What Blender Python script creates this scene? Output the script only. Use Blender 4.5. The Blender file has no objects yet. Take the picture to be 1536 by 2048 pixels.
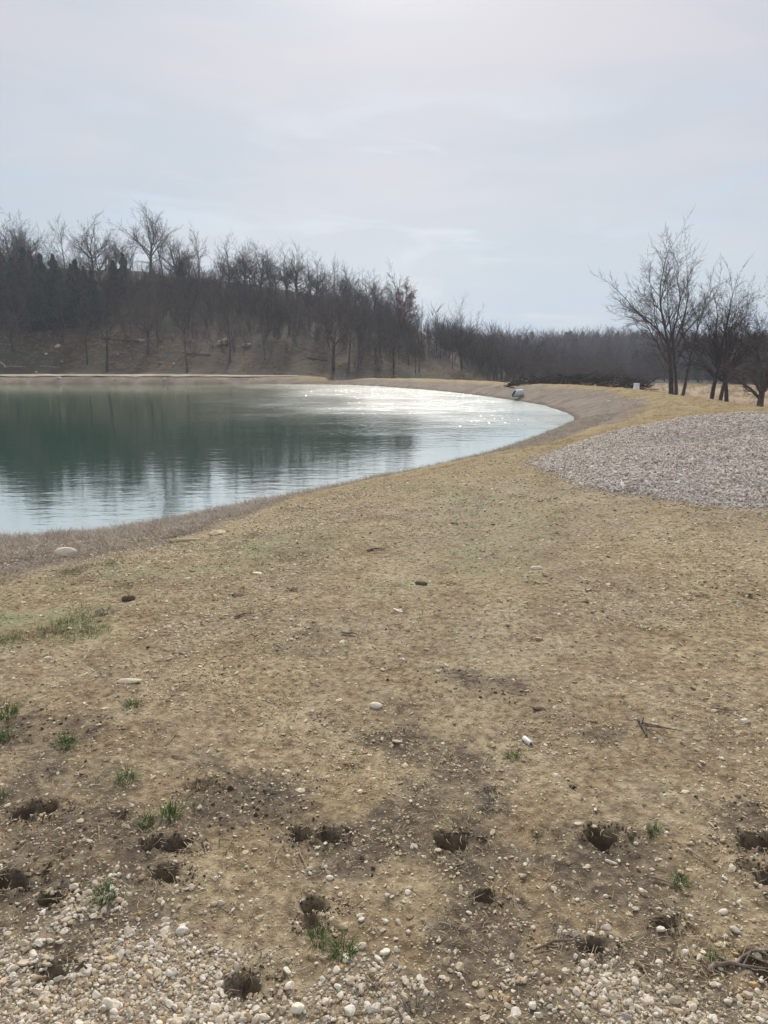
import bpy, math, random
import numpy as np
from mathutils import Vector, Matrix, Quaternion, Euler

R = math.radians
scn = bpy.context.scene
col = scn.collection

# ---------------------------------------------------------------- camera
PITCH = R(11.8)
CAMZ = 1.6
F = 1479.0
cam_d = bpy.data.cameras.new('camera')
cam_d.sensor_fit = 'VERTICAL'
cam_d.sensor_height = 36.0
cam_d.lens = 26.0
cam_d.clip_start = 0.05
cam_d.clip_end = 5000
cam = bpy.data.objects.new('camera', cam_d)
col.objects.link(cam)
cam.location = (0, 0, CAMZ)
cam.rotation_euler = (R(90) - PITCH, 0, 0)
scn.camera = cam

# ---------------------------------------------------------------- light
SUN_EL, SUN_AZ = R(36), R(0.5)          # azimuth from +Y, towards +X
SUN_DIR = Vector((math.sin(SUN_AZ) * math.cos(SUN_EL), math.cos(SUN_AZ) * math.cos(SUN_EL), math.sin(SUN_EL)))
sd = bpy.data.lights.new('sun', 'SUN')
sd.energy = 3.2
sd.angle = R(8)
sd.color = (1.0, 0.95, 0.88)
sun = bpy.data.objects.new('sun', sd)
col.objects.link(sun)
sun.rotation_euler = (-SUN_DIR).to_track_quat('-Z', 'Y').to_euler()
sun.location = (0, 0, 60)

scn.view_settings.view_transform = 'Standard'
scn.view_settings.look = 'None'
scn.view_settings.exposure = 0.14
scn.view_settings.gamma = 1.0
scn.view_settings.use_curve_mapping = False
scn.cycles.max_bounces = 5
scn.cycles.diffuse_bounces = 2
scn.cycles.glossy_bounces = 3
scn.cycles.volume_bounces = 0
scn.cycles.transparent_max_bounces = 6


class NT:
    """small node-tree helper"""
    def __init__(s, tree):
        s.t = tree
        s.n = tree.nodes
        s.l = tree.links

    def new(s, typ, ins=None, **props):
        nd = s.n.new(typ)
        for k, v in props.items():
            setattr(nd, k, v)
        for k, v in (ins or {}).items():
            s.set(nd.inputs[k], v)
        return nd

    def set(s, sock, v):
        if isinstance(v, bpy.types.NodeSocket):
            s.l.new(v, sock)
        else:
            if isinstance(v, (tuple, list)) and len(v) == 3 and sock.type == 'RGBA':
                v = (*v, 1)
            sock.default_value = v

    def math(s, op, a, b=0.0, c=0.0, clamp=False):
        nd = s.n.new('ShaderNodeMath')
        nd.operation = op
        nd.use_clamp = clamp
        for i, v in enumerate((a, b, c)):
            s.set(nd.inputs[i], v)
        return nd.outputs[0]

    def mix(s, f, a, b, mode='MIX'):
        nd = s.n.new('ShaderNodeMix')
        nd.data_type = 'RGBA'
        nd.blend_type = mode
        s.set(nd.inputs[0], f)
        s.set(nd.inputs[6], a)
        s.set(nd.inputs[7], b)
        return nd.outputs[2]

    def ramp(s, f, stops, interp='LINEAR'):
        nd = s.n.new('ShaderNodeValToRGB')
        nd.color_ramp.interpolation = interp
        el = nd.color_ramp.elements
        while len(el) < len(stops):
            el.new(0.5)
        for e, (p, c) in zip(el, stops):
            e.position = p
            e.color = (*c, 1) if not isinstance(c, float) else (c, c, c, 1)
        s.set(nd.inputs[0], f)
        return nd.outputs[0]

    def smooth(s, v, a, b):
        nd = s.n.new('ShaderNodeMapRange')
        nd.interpolation_type = 'SMOOTHSTEP'
        s.set(nd.inputs[0], v)
        nd.inputs[1].default_value = a
        nd.inputs[2].default_value = b
        return nd.outputs[0]

    def noise(s, vec, scale, detail=3.0, rough=0.55, dist=0.0):
        nd = s.n.new('ShaderNodeTexNoise')
        s.set(nd.inputs['Vector'], vec)
        nd.inputs['Scale'].default_value = scale
        nd.inputs['Detail'].default_value = detail
        nd.inputs['Roughness'].default_value = rough
        nd.inputs['Distortion'].default_value = dist
        return nd.outputs[0]

    def attr(s, name):
        nd = s.n.new('ShaderNodeAttribute')
        nd.attribute_name = name
        return nd.outputs['Fac']


# world: thin bright overcast over a Nishita sky
w = bpy.data.worlds.new('World')
scn.world = w
w.use_nodes = True
t = NT(w.node_tree)
t.n.clear()
sky = t.new('ShaderNodeTexSky', sky_type='NISHITA', sun_disc=False)
sky.sun_elevation = SUN_EL
sky.sun_rotation = SUN_AZ
sky.dust_density = 2.0
tc = t.new('ShaderNodeTexCoord').outputs['Generated']
sep = t.new('ShaderNodeSeparateXYZ', {0: tc})
el = sep.outputs[2]
cl = t.ramp(t.math('MAXIMUM', el, 0.0), [
    (0.0, (0.42, 0.545, 0.66)), (0.05, (0.435, 0.56, 0.665)), (0.12, (0.52, 0.59, 0.65)),
    (0.22, (0.56, 0.58, 0.63)), (0.34, (0.56, 0.57, 0.62)), (0.7, (0.60, 0.60, 0.64)), (1.0, (0.60, 0.61, 0.65))])
mp = t.new('ShaderNodeMapping', {'Vector': tc, 'Scale': (1.4, 1.4, 6.5), 'Rotation': (0, R(-10), 0)}).outputs[0]
n1 = t.noise(mp, 1.3, 4, 0.55, 0.5)
n2 = t.noise(mp, 3.0, 7, 0.62, 1.6)
# whiter / lilac veils against bluer ones
cl = t.mix(t.smooth(n1, 0.34, 0.66), t.mix(1.0, cl, (0.89, 0.95, 0.98), 'MULTIPLY'), t.mix(1.0, cl, (1.05, 1.01, 1.01), 'MULTIPLY'))
low = t.math('MULTIPLY', t.smooth(el, 0.0, 0.05), t.math('SUBTRACT', 1.0, t.smooth(el, 0.2, 0.34)))
cl = t.mix(t.math('MULTIPLY', t.smooth(n2, 0.42, 0.72), t.math('MULTIPLY', low, 0.16)), cl, (0.63, 0.655, 0.685))
left = t.math('MULTIPLY', t.smooth(t.math('MULTIPLY', sep.outputs[0], -1.0), -0.05, 0.5), 0.35)
cl = t.mix(left, cl, t.mix(1.0, cl, (0.90, 0.975, 0.985), 'MULTIPLY'))
cl10 = t.mix(1.0, cl, (10, 10, 10), 'MULTIPLY')
# blue slits
gap = t.math('MULTIPLY', t.smooth(t.noise(t.new('ShaderNodeMapping', {'Vector': tc, 'Scale': (2.2, 2.2, 9), 'Location': (0.63, 0.2, 0.35), 'Rotation': (0, R(12), 0)}).outputs[0], 1.9, 6, 0.55, 0.8), 0.49, 0.66), low)
blue = t.mix(0.2, (3.9, 4.95, 6.1), sky.outputs[0])
c = t.mix(t.math('MULTIPLY', gap, 0.85), cl10, blue)
c = t.mix(0.06, c, sky.outputs[0])
dotn = t.new('ShaderNodeVectorMath', {0: tc, 1: tuple(SUN_DIR)}, operation='DOT_PRODUCT').outputs['Value']
glow = t.math('MULTIPLY', t.math('POWER', t.math('MAXIMUM', dotn, 0.0), 14.0), 0.6)
gc = t.new('ShaderNodeCombineColor', {0: glow, 1: t.math('MULTIPLY', glow, 0.97), 2: t.math('MULTIPLY', glow, 0.93)}).outputs[0]
c = t.mix(1.0, c, gc, 'ADD')
aur = t.math('ADD', t.math('MULTIPLY', t.math('POWER', t.math('MAXIMUM', dotn, 0.0), 400.0), 50.0), t.math('MULTIPLY', t.math('POWER', t.math('MAXIMUM', dotn, 0.0), 150.0), 30.0))
c = t.mix(1.0, c, t.new('ShaderNodeCombineColor', {0: aur, 1: aur, 2: t.math('MULTIPLY', aur, 0.95)}).outputs[0], 'ADD')
bg = t.new('ShaderNodeBackground', {'Color': c, 'Strength': 0.1})
t.l.new(bg.outputs[0], t.new('ShaderNodeOutputWorld').inputs[0])

# ================================================================ maths helpers
rng = np.random.default_rng(7)
random.seed(11)


def ray(u, v):
    x = (u - 768) / F
    y = (1024 - v) / F
    return np.array([x, math.cos(PITCH) + y * math.sin(PITCH), -math.sin(PITCH) + y * math.cos(PITCH)])


def unproj(u, v, z=0.0):
    d = ray(u, v)
    k = (z - CAMZ) / d[2]
    return float(d[0] * k), float(d[1] * k)


def _hash(ix, iy, seed):
    n = (ix.astype(np.int64) * 374761393 + iy.astype(np.int64) * 668265263 + seed * 974634777) & 0xffffffff
    n = ((n ^ (n >> 13)) * 1274126177) & 0xffffffff
    n = (n ^ (n >> 16)) & 0xffffffff
    return n / 4294967295.0


def vnoise(x, y, seed=0):
    xf, yf = np.floor(x), np.floor(y)
    fx, fy = x - xf, y - yf
    fx, fy = fx * fx * fx * (fx * (fx * 6 - 15) + 10), fy * fy * fy * (fy * (fy * 6 - 15) + 10)
    a, b = _hash(xf, yf, seed), _hash(xf + 1, yf, seed)
    c_, d = _hash(xf, yf + 1, seed), _hash(xf + 1, yf + 1, seed)
    return (a * (1 - fx) + b * fx) * (1 - fy) + (c_ * (1 - fx) + d * fx) * fy - 0.5


def fbm(x, y, scale, octv=3, seed=0):
    s, a, r_ = 0, 1.0, 0.0
    ca, sa = 0.8, 0.6
    for i in range(octv):
        r_ = r_ + a * vnoise(x * scale + 13.7 * i, y * scale + 7.1 * i, seed + i)
        x, y = x * ca - y * sa, x * sa + y * ca
        scale *= 2.07
        a *= 0.5
    return r_


def sst(x, a, b):
    q = np.clip((x - a) / (b - a), 0, 1)
    return q * q * (3 - 2 * q)


def seg_near(x, y, pts, closed=True):
    """distance to polyline, and interpolation of the extra columns at the nearest spot"""
    P = np.asarray(pts, float)
    A = P
    B = np.roll(P, -1, axis=0)
    if not closed:
        A, B = A[:-1], B[:-1]
    best = np.full(x.shape, 1e18)
    ext = np.zeros(x.shape + (P.shape[1] - 2,))
    for a, b in zip(A, B):
        dx, dy = b[0] - a[0], b[1] - a[1]
        L = dx * dx + dy * dy + 1e-12
        q = np.clip(((x - a[0]) * dx + (y - a[1]) * dy) / L, 0, 1)
        d = (x - a[0] - q * dx) ** 2 + (y - a[1] - q * dy) ** 2
        m = d < best
        best = np.where(m, d, best)
        for k in range(ext.shape[-1]):
            ext[..., k] = np.where(m, a[2 + k] * (1 - q) + b[2 + k] * q, ext[..., k])
    return np.sqrt(best), ext


def inside(x, y, pts):
    P = np.asarray(pts, float)
    r_ = np.zeros(x.shape, bool)
    j = len(P) - 1
    for i in range(len(P)):
        xi, yi, xj, yj = P[i, 0], P[i, 1], P[j, 0], P[j, 1]
        if yi != yj:
            cnd = ((yi > y) != (yj > y)) & (x < (xj - xi) * (y - yi) / (yj - yi) + xi)
            r_ ^= cnd
        j = i
    return r_


def sdist(x, y, pts):
    d, _ = seg_near(x, y, np.asarray(pts)[:, :2])
    return np.where(inside(x, y, pts), -d, d)


# ================================================================ the lie of the land
WZ = -1.0
_pix = [  # u, v, bank width, crest height
    (0, 1075, 6.2, 0.0), (80, 1074, 6.2, 0), (150, 1069, 6.0, 0), (250, 1056, 5.6, 0), (330, 1042, 5.2, 0), (420, 1027, 4.9, 0),
    (560, 1000, 4.7, 0), (700, 968, 4.7, 0), (800, 947, 4.8, 0), (900, 925, 5.0, 0), (980, 904, 5.2, 0), (1060, 877, 5.0, 0),
    (1115, 856, 4.4, 0), (1146, 842, 3.9, -0.02), (1149, 836, 3.8, -0.03), (1135, 826, 3.6, -0.05), (1085, 810, 3.3, -0.06), (1030, 801, 3.0, -0.1),
    (960, 791, 3.0, -0.2), (870, 781, 3.0, -0.29), (760, 773, 3.2, -0.42), (700, 770, 3.2, -0.5), (640, 769, 3.2, -0.80), (600, 769, 3.0, -0.62),
    (540, 768, 2.8, -0.30), (300, 768, 2.8, -0.24), (0, 768, 2.8, -0.22)]
POND = [(*unproj(u, v, WZ), bw, zc) for u, v, bw, zc in _pix]
POND += [(-60, 72, 2.8, -0.2), (-85, 66, 3, -0.2), (-95, 30, 4, -0.1), (-75, 8, 6, 0), (-25, 7.4, 6, 0), (-12, 8.7, 6, 0)]
BROW = [  # outer brow, drop beyond it
    (12.0, 23, 1.9), (12.3, 33, 1.9), (12.7, 40, 1.9), (12.2, 46, 1.9), (10.6, 53, 1.7), (8, 62, 1.4), (3, 74, 1.0), (-8, 80.5, 0.5),
    (-14, 82, 0.15), (-40, 84, 0.1), (-120, 86, 0), (-220, 60, 0), (-220, -220, 0), (220, -220, 1), (220, -10, 1.5), (60, 0, 1.9), (30, 9, 1.9), (18, 16, 1.9)]

# hoof prints: u, v, width px, depth
_hoof = [(48, 1633, 62, 1), (92, 1632, 55, 1), (602, 1662, 52, 1), (652, 1663, 50, 1), (908, 1674, 66, 1), (1200, 1674, 72, 1), (305, 1692, 62, .8),
         (355, 1698, 58, 1), (325, 1757, 66, 1), (18, 1768, 66, .9), (105, 1800, 52, .9), (628, 1801, 58, 1), (620, 1838, 52, .7), (966, 1790, 50, .9),
         (1333, 1855, 52, 1), (1188, 1901, 56, .8), (487, 1965, 72, .9), (1518, 1698, 70, 1), (1500, 1745, 56, .7), (1536, 1772, 60, .9), (1520, 1942, 76, .9),
         (112, 1946, 70, .7), (800, 1173, 26, .8), (590, 1181, 26, .7), (690, 1175, 24, .6), (893, 1168, 28, .8), (1065, 1167, 30, .7), (1182, 1181, 26, .7),
         (1262, 1180, 24, .6), (1402, 1190, 28, .7), (1500, 1193, 36, .8), (475, 1188, 30, .6), (700, 1520, 30, .5), (400, 1572, 50, .45), (985, 1575, 40, .45), (245, 1640, 44, .5),
         (1270, 1672, 40, .4), (1075, 1668, 40, .4), (810, 1455, 30, .3)]
HOOF = []
for u, v, wp, dp in _hoof:
    X, Y = unproj(u, v)
    r_ = wp / F * math.hypot(Y, CAMZ) * 0.42
    HOOF.append((X, Y, r_, dp))


def hoof_field(x, y):
    h = np.zeros(x.shape)
    m_ = np.zeros(x.shape)
    for i, (X, Y, r_, dp) in enumerate(HOOF):
        k = (abs(x - X) < 4 * r_) & (abs(y - Y) < 4 * r_)
        if not k.any():
            continue
        xx, yy = x[k] - X, y[k] - Y
        wob = 1.05 + 0.7 * fbm(x[k], y[k], 15, 3, 40 + i)
        q = np.sqrt((xx / r_) ** 2 + (yy / (r_ * 0.72)) ** 2) * wob
        h[k] += -0.048 * min(1, r_ / 0.05) * dp * np.exp(-(q / 0.9) ** 4) + 0.010 * dp * np.exp(-((q - 1.35) / 0.35) ** 2) * (0.6 + 1.6 * fbm(x[k], y[k], 30, 2, 5 + i))
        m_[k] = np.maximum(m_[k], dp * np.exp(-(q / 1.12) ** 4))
    return h, m_


def height(x, y, micro=True, hoof=True):
    x = np.asarray(x, float)
    y = np.asarray(y, float)
    d, ext = seg_near(x, y, POND)
    ins = inside(x, y, POND)
    bw, zc = ext[..., 0], ext[..., 1]
    zc = zc + 0.10 * fbm(x, y, 0.09, 2, 3) * sst(y, 10, 30)
    s = np.clip(d / bw, 0, 1)
    prof = 1 - (1 - s) ** 1.35
    z = WZ + (zc - WZ) * prof
    # near ground keeps z=0 whatever the nearest shore says
    z = np.where(ins, WZ - 0.3 * np.minimum(d, 5.0) - 0.0, z)
    # outside the embankment
    e, ex = seg_near(x, y, BROW)
    eo = np.where(inside(x, y, BROW), 0.0, e)
    drop = ex[..., 0]
    far = np.hypot(x, y)
    z = z - drop * sst(eo, 0, 9) * (~ins) - 0.018 * np.clip(eo - 9, 0, 75) * np.clip(drop, 0, 1)
    # wooded hill across the pond
    yb = np.interp(x, [-200, -10, 2, 10, 18, 26], [86, 86, 83, 88, 100, 125])
    hr = np.interp(x, [-200, -66, -40, -23, -6, 3, 11, 17, 24, 40], [20, 16.5, 15.8, 14.2, 11.2, 8.6, 5.6, 3.6, 2.0, 0])
    tq = (y - yb) / 42
    hp = np.clip(tq, 0, 1)
    hprof = np.where(tq < 1, hp * (1.25 - 0.25 * hp) * sst(hp, -0.25, 0.12), 1.0)
    hill = hr * hprof * (1 - 0.35 * sst(y, 200, 420))
    hill = hill + (0.9 * fbm(x, y, 0.06, 3, 9) + 0.25 * fbm(x, y, .4, 2, 19)) * sst(tq, 0.02, 0.3)
    z = z + np.maximum(hill, 0) * (tq > 0)
    # far ridge at right
    rd = 5.8 * sst(y + 0.15 * x, 175, 285) * sst(x, 0, 60) + 1.2 * fbm(x, y, 0.02, 3, 5) * sst(y, 150, 260)
    z = z + rd + 5 * sst(far, 500, 1300)
    if micro:
        fl = 1 - sst(d, 0, 1.0) * 0
        z = z + (0.045 * fbm(x, y, 0.7, 3, 21) * sst(d, 0.3, 2.0) + 0.016 * fbm(x, y, 5.0, 3, 31) * (1 - sst(far, 8, 20))
                 + 0.008 * fbm(x, y, 26.0, 2, 37) * (1 - sst(far, 3, 7))
                 + 0.05 * fbm(x, y, 2.2, 3, 33) * sst(far, 14, 40) * (~ins)
                 + 0.03 * fbm(x, y, 1.6, 3, 73) * (1 - sst(d / bw, .7, 1.1)) * (~ins)) * fl
    if hoof:
        z = z + hoof_field(x, y)[0]
    return z


def hz(x, y):
    return float(height(np.array([x]), np.array([y]))[0])


def hits(pix, tmax=420):
    """where the rays through the pixels meet the land"""
    out = []
    for u, v in pix:
        d = ray(u, v)
        ts = np.geomspace(1.2, tmax, 900)
        gx, gy, gz = d[0] * ts, d[1] * ts, CAMZ + d[2] * ts
        h = height(gx, gy, False, False)
        k = np.argmax(gz < h)
        if not (gz < h).any():
            k = len(ts) - 1
        out.append((gx[k], gy[k], hz(gx[k], gy[k])))
    return out


def smooth_poly_mask(x, y, poly, soft, warp=0.5, scale=1.0, seed=0):
    d = sdist(x, y, poly)
    d = d + warp * fbm(x, y, scale, 4, seed) * 2
    return 1 - sst(d, -soft, soft)


# ================================================================ object helpers
def tag(o, label=None, cat=None, group=None, kind=None):
    if label:
        o['label'] = label
    if cat:
        o['category'] = cat
    if group:
        o['group'] = group
    if kind:
        o['kind'] = kind
    return o


def mesh_np(name, V, faces, mat=None, smooth=False):
    """faces: list of int arrays (n,3) or (n,4)"""
    me = bpy.data.meshes.new(name)
    V = np.asarray(V, np.float32)
    me.vertices.add(len(V))
    me.vertices.foreach_set('co', V.ravel())
    loops = np.concatenate([f.ravel() for f in faces]).astype(np.int32)
    tot = np.concatenate([np.full(len(f), f.shape[1], np.int32) for f in faces])
    st = np.concatenate([[0], np.cumsum(tot)[:-1]]).astype(np.int32)
    me.loops.add(len(loops))
    me.loops.foreach_set('vertex_index', loops)
    me.polygons.add(len(tot))
    me.polygons.foreach_set('loop_start', st)
    me.polygons.foreach_set('loop_total', tot)
    me.polygons.foreach_set('use_smooth', np.full(len(tot), smooth, bool))
    me.update(calc_edges=True)
    if mat:
        me.materials.append(mat)
    return me


def add(name, me, parent=None, loc=(0, 0, 0), rot=(0, 0, 0), scale=(1, 1, 1)):
    o = bpy.data.objects.new(name, me)
    col.objects.link(o)
    o.location = loc
    o.rotation_euler = rot
    o.scale = scale
    if parent:
        o.parent = parent
    return o


def empty(name, loc=(0, 0, 0), rz=0):
    o = bpy.data.objects.new(name, None)
    col.objects.link(o)
    o.location = loc
    o.rotation_euler = (0, 0, rz)
    o.empty_display_size = 0.3
    return o


def fattr(me, name, arr):
    a = me.attributes.new(name, 'FLOAT', 'POINT')
    a.data.foreach_set('value', np.asarray(arr, np.float32))


def mat_new(name):
    m = bpy.data.materials.new(name)
    m.use_nodes = True
    t = NT(m.node_tree)
    t.n.clear()
    b = t.n.new('ShaderNodeBsdfPrincipled')
    b.inputs['Roughness'].default_value = 0.9
    b.inputs['Specular IOR Level'].default_value = 0.25
    o = t.n.new('ShaderNodeOutputMaterial')
    t.l.new(b.outputs[0], o.inputs[0])
    return m, t, b


def obj_coord(t):
    return t.n.new('ShaderNodeTexCoord').outputs['Object']


def world_pos(t):
    return t.n.new('ShaderNodeNewGeometry').outputs['Position']


# ================================================================ materials
def make_ground_mat():
    m, t, b = mat_new('ground')
    P = world_pos(t)
    nb = t.noise(P, 0.55, 4, 0.6, 0.4)
    nm = t.noise(P, 3.2, 5, 0.6, 0.3)
    nf = t.noise(P, 26, 4, 0.65)
    nff = t.noise(P, 110, 3, 0.6)
    dist = t.new('ShaderNodeVectorMath', {0: P}, operation='LENGTH').outputs['Value']
    far = t.smooth(dist, 8, 30)
    soil = t.ramp(nf, [(0.30, (0.13, 0.100, 0.066)), (0.48, (0.29, 0.228, 0.146)), (0.66, (0.46, 0.38, 0.25))])
    soil = t.mix(t.smooth(nm, 0.36, 0.66), t.mix(1.0, soil, (0.72, 0.67, 0.63), 'MULTIPLY'), soil)
    soil = t.mix(t.math('MULTIPLY', t.smooth(nb, 0.42, 0.66), 0.8), soil, t.mix(1.0, soil, (1.15, 1.14, 1.02), 'MULTIPLY'))
    soil = t.mix(t.math('MULTIPLY', t.attr('worn'), t.smooth(nf, 0.3, 0.6)), soil, (0.43, 0.36, 0.245))
    # pale grit flecks
    vo = t.new('ShaderNodeTexVoronoi', {'Vector': P, 'Scale': 95.0, 'Randomness': 1.0})
    fleck = t.math('MULTIPLY', t.math('SUBTRACT', 1.0, t.smooth(vo.outputs['Distance'], 0.16, 0.30)), t.math('GREATER_THAN', t.new('ShaderNodeSeparateColor', {0: vo.outputs['Color']}).outputs[0], 0.62))
    soil = t.mix(t.math('MULTIPLY', fleck, 0.6), soil, (0.50, 0.43, 0.30))
    vo2 = t.new('ShaderNodeTexVoronoi', {'Vector': t.new('ShaderNodeMapping', {'Vector': P, 'Scale': (1, 1.0, 1)}).outputs[0], 'Scale': 30.0, 'Randomness': 1.0})
    fl2 = t.math('MULTIPLY', t.math('SUBTRACT', 1.0, t.smooth(vo2.outputs['Distance'], 0.14, 0.28)), t.math('GREATER_THAN', t.new('ShaderNodeSeparateColor', {0: vo2.outputs['Color']}).outputs[1], 0.8))
    soil = t.mix(t.math('MULTIPLY', fl2, t.math('MULTIPLY', t.smooth(dist, 4, 9), 0.6)), soil, (0.48, 0.42, 0.31))
    # dark damp soil
    dark = t.ramp(nf, [(0.3, (0.055, 0.042, 0.030)), (0.5, (0.115, 0.088, 0.062)), (0.7, (0.21, 0.168, 0.12))])
    soil = t.mix(t.math('MULTIPLY', t.attr('dark'), t.smooth(t.math('ADD', t.attr('dark'), t.math('MULTIPLY', t.math('SUBTRACT', nm, 0.5), 3.2)), 0.35, 1.15)), soil, dark)
    soil = t.mix(t.math('MULTIPLY', t.attr('green'), t.smooth(nm, 0.35, 0.6)), soil, (0.235, 0.245, 0.13))
    soil = t.mix(t.math('MULTIPLY', t.attr('hoof_dark'), 0.85), soil, t.mix(nf, (0.035, 0.026, 0.018), (0.10, 0.076, 0.052)))  # darker soil colour inside the hoof prints
    # gravelly ground
    gv = t.ramp(nff, [(0.3, (0.12, 0.095, 0.065)), (0.6, (0.34, 0.29, 0.22))])
    soil = t.mix(t.attr('gravel'), soil, gv)
    # golden and grey grass thatch
    Ps = t.new('ShaderNodeMapping', {'Vector': P, 'Scale': (1, 1, 1)}).outputs[0]
    ng = t.noise(Ps, 14, 5, 0.75, 1.2)
    ngl = t.noise(P, 1.1, 5, 0.7, .5)
    nu = t.math('ADD', t.math('MULTIPLY', ng, 0.55), t.math('MULTIPLY', ngl, 0.45))
    gold = t.ramp(nu, [(0.34, (0.16, 0.115, 0.052)), (0.48, (0.31, 0.23, 0.112)), (0.64, (0.46, 0.36, 0.19))])
    hay = t.ramp(nu, [(0.34, (0.105, 0.08, 0.06)), (0.48, (0.215, 0.172, 0.132)), (0.64, (0.36, 0.30, 0.235))])
    litter = t.ramp(t.math('ADD', t.math('MULTIPLY', t.noise(P, 1.9, 5, 0.8), 0.6), t.math('MULTIPLY', t.noise(P, 0.22, 3, 0.6), 0.4)),
                    [(0.36, (0.028, 0.023, 0.017)), (0.5, (0.076, 0.056, 0.038)), (0.66, (0.155, 0.112, 0.074))])
    litter = t.mix(t.math('MULTIPLY', t.smooth(t.noise(P, 0.16, 3, 0.6), 0.5, 0.62), 0.55), litter, (0.06, 0.075, 0.045))
    field = t.ramp(t.noise(t.new('ShaderNodeMapping', {'Vector': P, 'Scale': (.5, 1, 1)}).outputs[0], 1.4, 5, 0.7), [(0.35, (0.26, 0.185, 0.12)), (0.65, (0.48, 0.37, 0.25))])
    c = t.mix(t.attr('gold'), soil, gold)
    c = t.mix(t.attr('hay'), c, hay)
    c = t.mix(t.attr('field'), c, field)
    c = t.mix(t.attr('litter'), c, litter)
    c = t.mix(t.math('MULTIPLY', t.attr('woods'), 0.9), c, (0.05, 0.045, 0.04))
    # wet rim beside the water
    c = t.mix(t.math('MULTIPLY', t.attr('wet'), 0.75), c, (0.085, 0.066, 0.046))
    t.set(b.inputs['Base Color'], c)
    # cracks and crumbs
    Pw = t.new('ShaderNodeVectorMath', {0: P, 1: t.new('ShaderNodeVectorMath', {0: t.new('ShaderNodeTexNoise', {'Vector': P, 'Scale': 9.0}).outputs['Color'], 1: (0.09, 0.09, 0.09)}, operation='MULTIPLY').outputs[0]}, operation='ADD').outputs[0]
    ve = t.new('ShaderNodeTexVoronoi', {'Vector': Pw, 'Scale': 4.6}, feature='DISTANCE_TO_EDGE').outputs['Distance']
    crk = t.math('MULTIPLY', t.math('SUBTRACT', 1.0, t.smooth(ve, 0.0, 0.014)), t.math('MULTIPLY', t.attr('crack'), t.smooth(nm, 0.5, 0.62)))
    hgt = t.math('ADD', t.math('MULTIPLY', nf, 0.013), t.math('MULTIPLY', nff, 0.005))
    hgt = t.math('ADD', hgt, t.math('MULTIPLY', fleck, 0.003))
    hgt = t.math('SUBTRACT', hgt, t.math('MULTIPLY', crk, 0.014))
    hgt = t.math('ADD', hgt, t.math('MULTIPLY', t.math('MULTIPLY', ng, t.math('MAXIMUM', t.attr('gold'), t.attr('hay'))), 0.05))
    bp = t.new('ShaderNodeBump', {'Strength': 0.8, 'Distance': 1.0, 'Height': hgt})
    t.l.new(bp.outputs[0], b.inputs['Normal'])
    b.inputs['Specular IOR Level'].default_value = 0.12
    return m


def stone_mat(name, stops, rough=0.85, bump=0.004, scale=60):
    m, t, b = mat_new(name)
    P = obj_coord(t)
    rnd = t.n.new('ShaderNodeObjectInfo').outputs['Random']
    base = t.ramp(rnd, stops, 'LINEAR')
    n = t.noise(P, scale * 0.02, 4, 0.6)
    c = t.mix(t.smooth(n, 0.3, 0.7), t.mix(1.0, base, (0.78, 0.76, 0.72), 'MULTIPLY'), base)
    t.set(b.inputs['Base Color'], c)
    b.inputs['Roughness'].default_value = rough
    bp = t.new('ShaderNodeBump', {'Strength': 0.5, 'Distance': 0.0025, 'Height': t.noise(P, 3.5, 4, 0.6)})
    t.l.new(bp.outputs[0], b.inputs['Normal'])
    return m


def plain_mat(name, c1, c2, scale=8.0, rough=0.9, rand=0.0, bump=0.0, spec=0.2):
    m, t, b = mat_new(name)
    P = obj_coord(t)
    c = t.mix(t.smooth(t.noise(P, scale, 4, 0.6), 0.35, 0.65), c1, c2)
    if rand:
        rr = t.n.new('ShaderNodeObjectInfo').outputs['Random']
        k = t.math('ADD', 1 - rand / 2, t.math('MULTIPLY', rr, rand))
        c = t.mix(1.0, c, t.new('ShaderNodeCombineColor', {0: k, 1: k, 2: k}).outputs[0], 'MULTIPLY')
    t.set(b.inputs['Base Color'], c)
    b.inputs['Roughness'].default_value = rough
    b.inputs['Specular IOR Level'].default_value = spec
    if bump:
        bp = t.new('ShaderNodeBump', {'Strength': 0.7, 'Distance': bump, 'Height': t.noise(P, scale * 3, 4, 0.6)})
        t.l.new(bp.outputs[0], b.inputs['Normal'])
    return m


def blade_mat(name, stops, transl=0.3):
    m, t, b = mat_new(name)
    rnd = t.n.new('ShaderNodeNewGeometry').outputs['Random Per Island']
    c = t.ramp(rnd, stops)
    t.set(b.inputs['Base Color'], c)
    b.inputs['Roughness'].default_value = 0.7
    tr = t.new('ShaderNodeBsdfTranslucent', {'Color': c})
    mx = t.new('ShaderNodeMixShader', {0: transl, 1: b.outputs[0], 2: tr.outputs[0]})
    t.l.new(mx.outputs[0], [n for n in t.n if n.type == 'OUTPUT_MATERIAL'][0].inputs[0])
    return m


M = {}
M['ground'] = make_ground_mat()
M['gravel'] = stone_mat('pale_gravel', [(0.0, (0.38, 0.285, 0.18)), (0.2, (0.56, 0.465, 0.33)), (0.5, (0.69, 0.61, 0.49)), (0.85, (0.79, 0.735, 0.64)), (0.95, (0.56, 0.38, 0.19)), (1.0, (0.45, 0.42, 0.40))])
M['chip'] = stone_mat('soil_chips', [(0.0, (0.27, 0.205, 0.12)), (0.35, (0.47, 0.385, 0.24)), (0.7, (0.64, 0.54, 0.37)), (1.0, (0.76, 0.69, 0.53))])
M['pile'] = stone_mat('crushed_rock', [(0.0, (0.31, 0.25, 0.205)), (0.3, (0.60, 0.525, 0.445)), (0.6, (0.78, 0.70, 0.615)), (0.9, (0.86, 0.81, 0.74)), (1.0, (0.58, 0.46, 0.34))])
M['mound'] = plain_mat('mound_grit', (0.42, 0.38, 0.34), (0.62, 0.57, 0.52), 14, bump=0.008)
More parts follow.
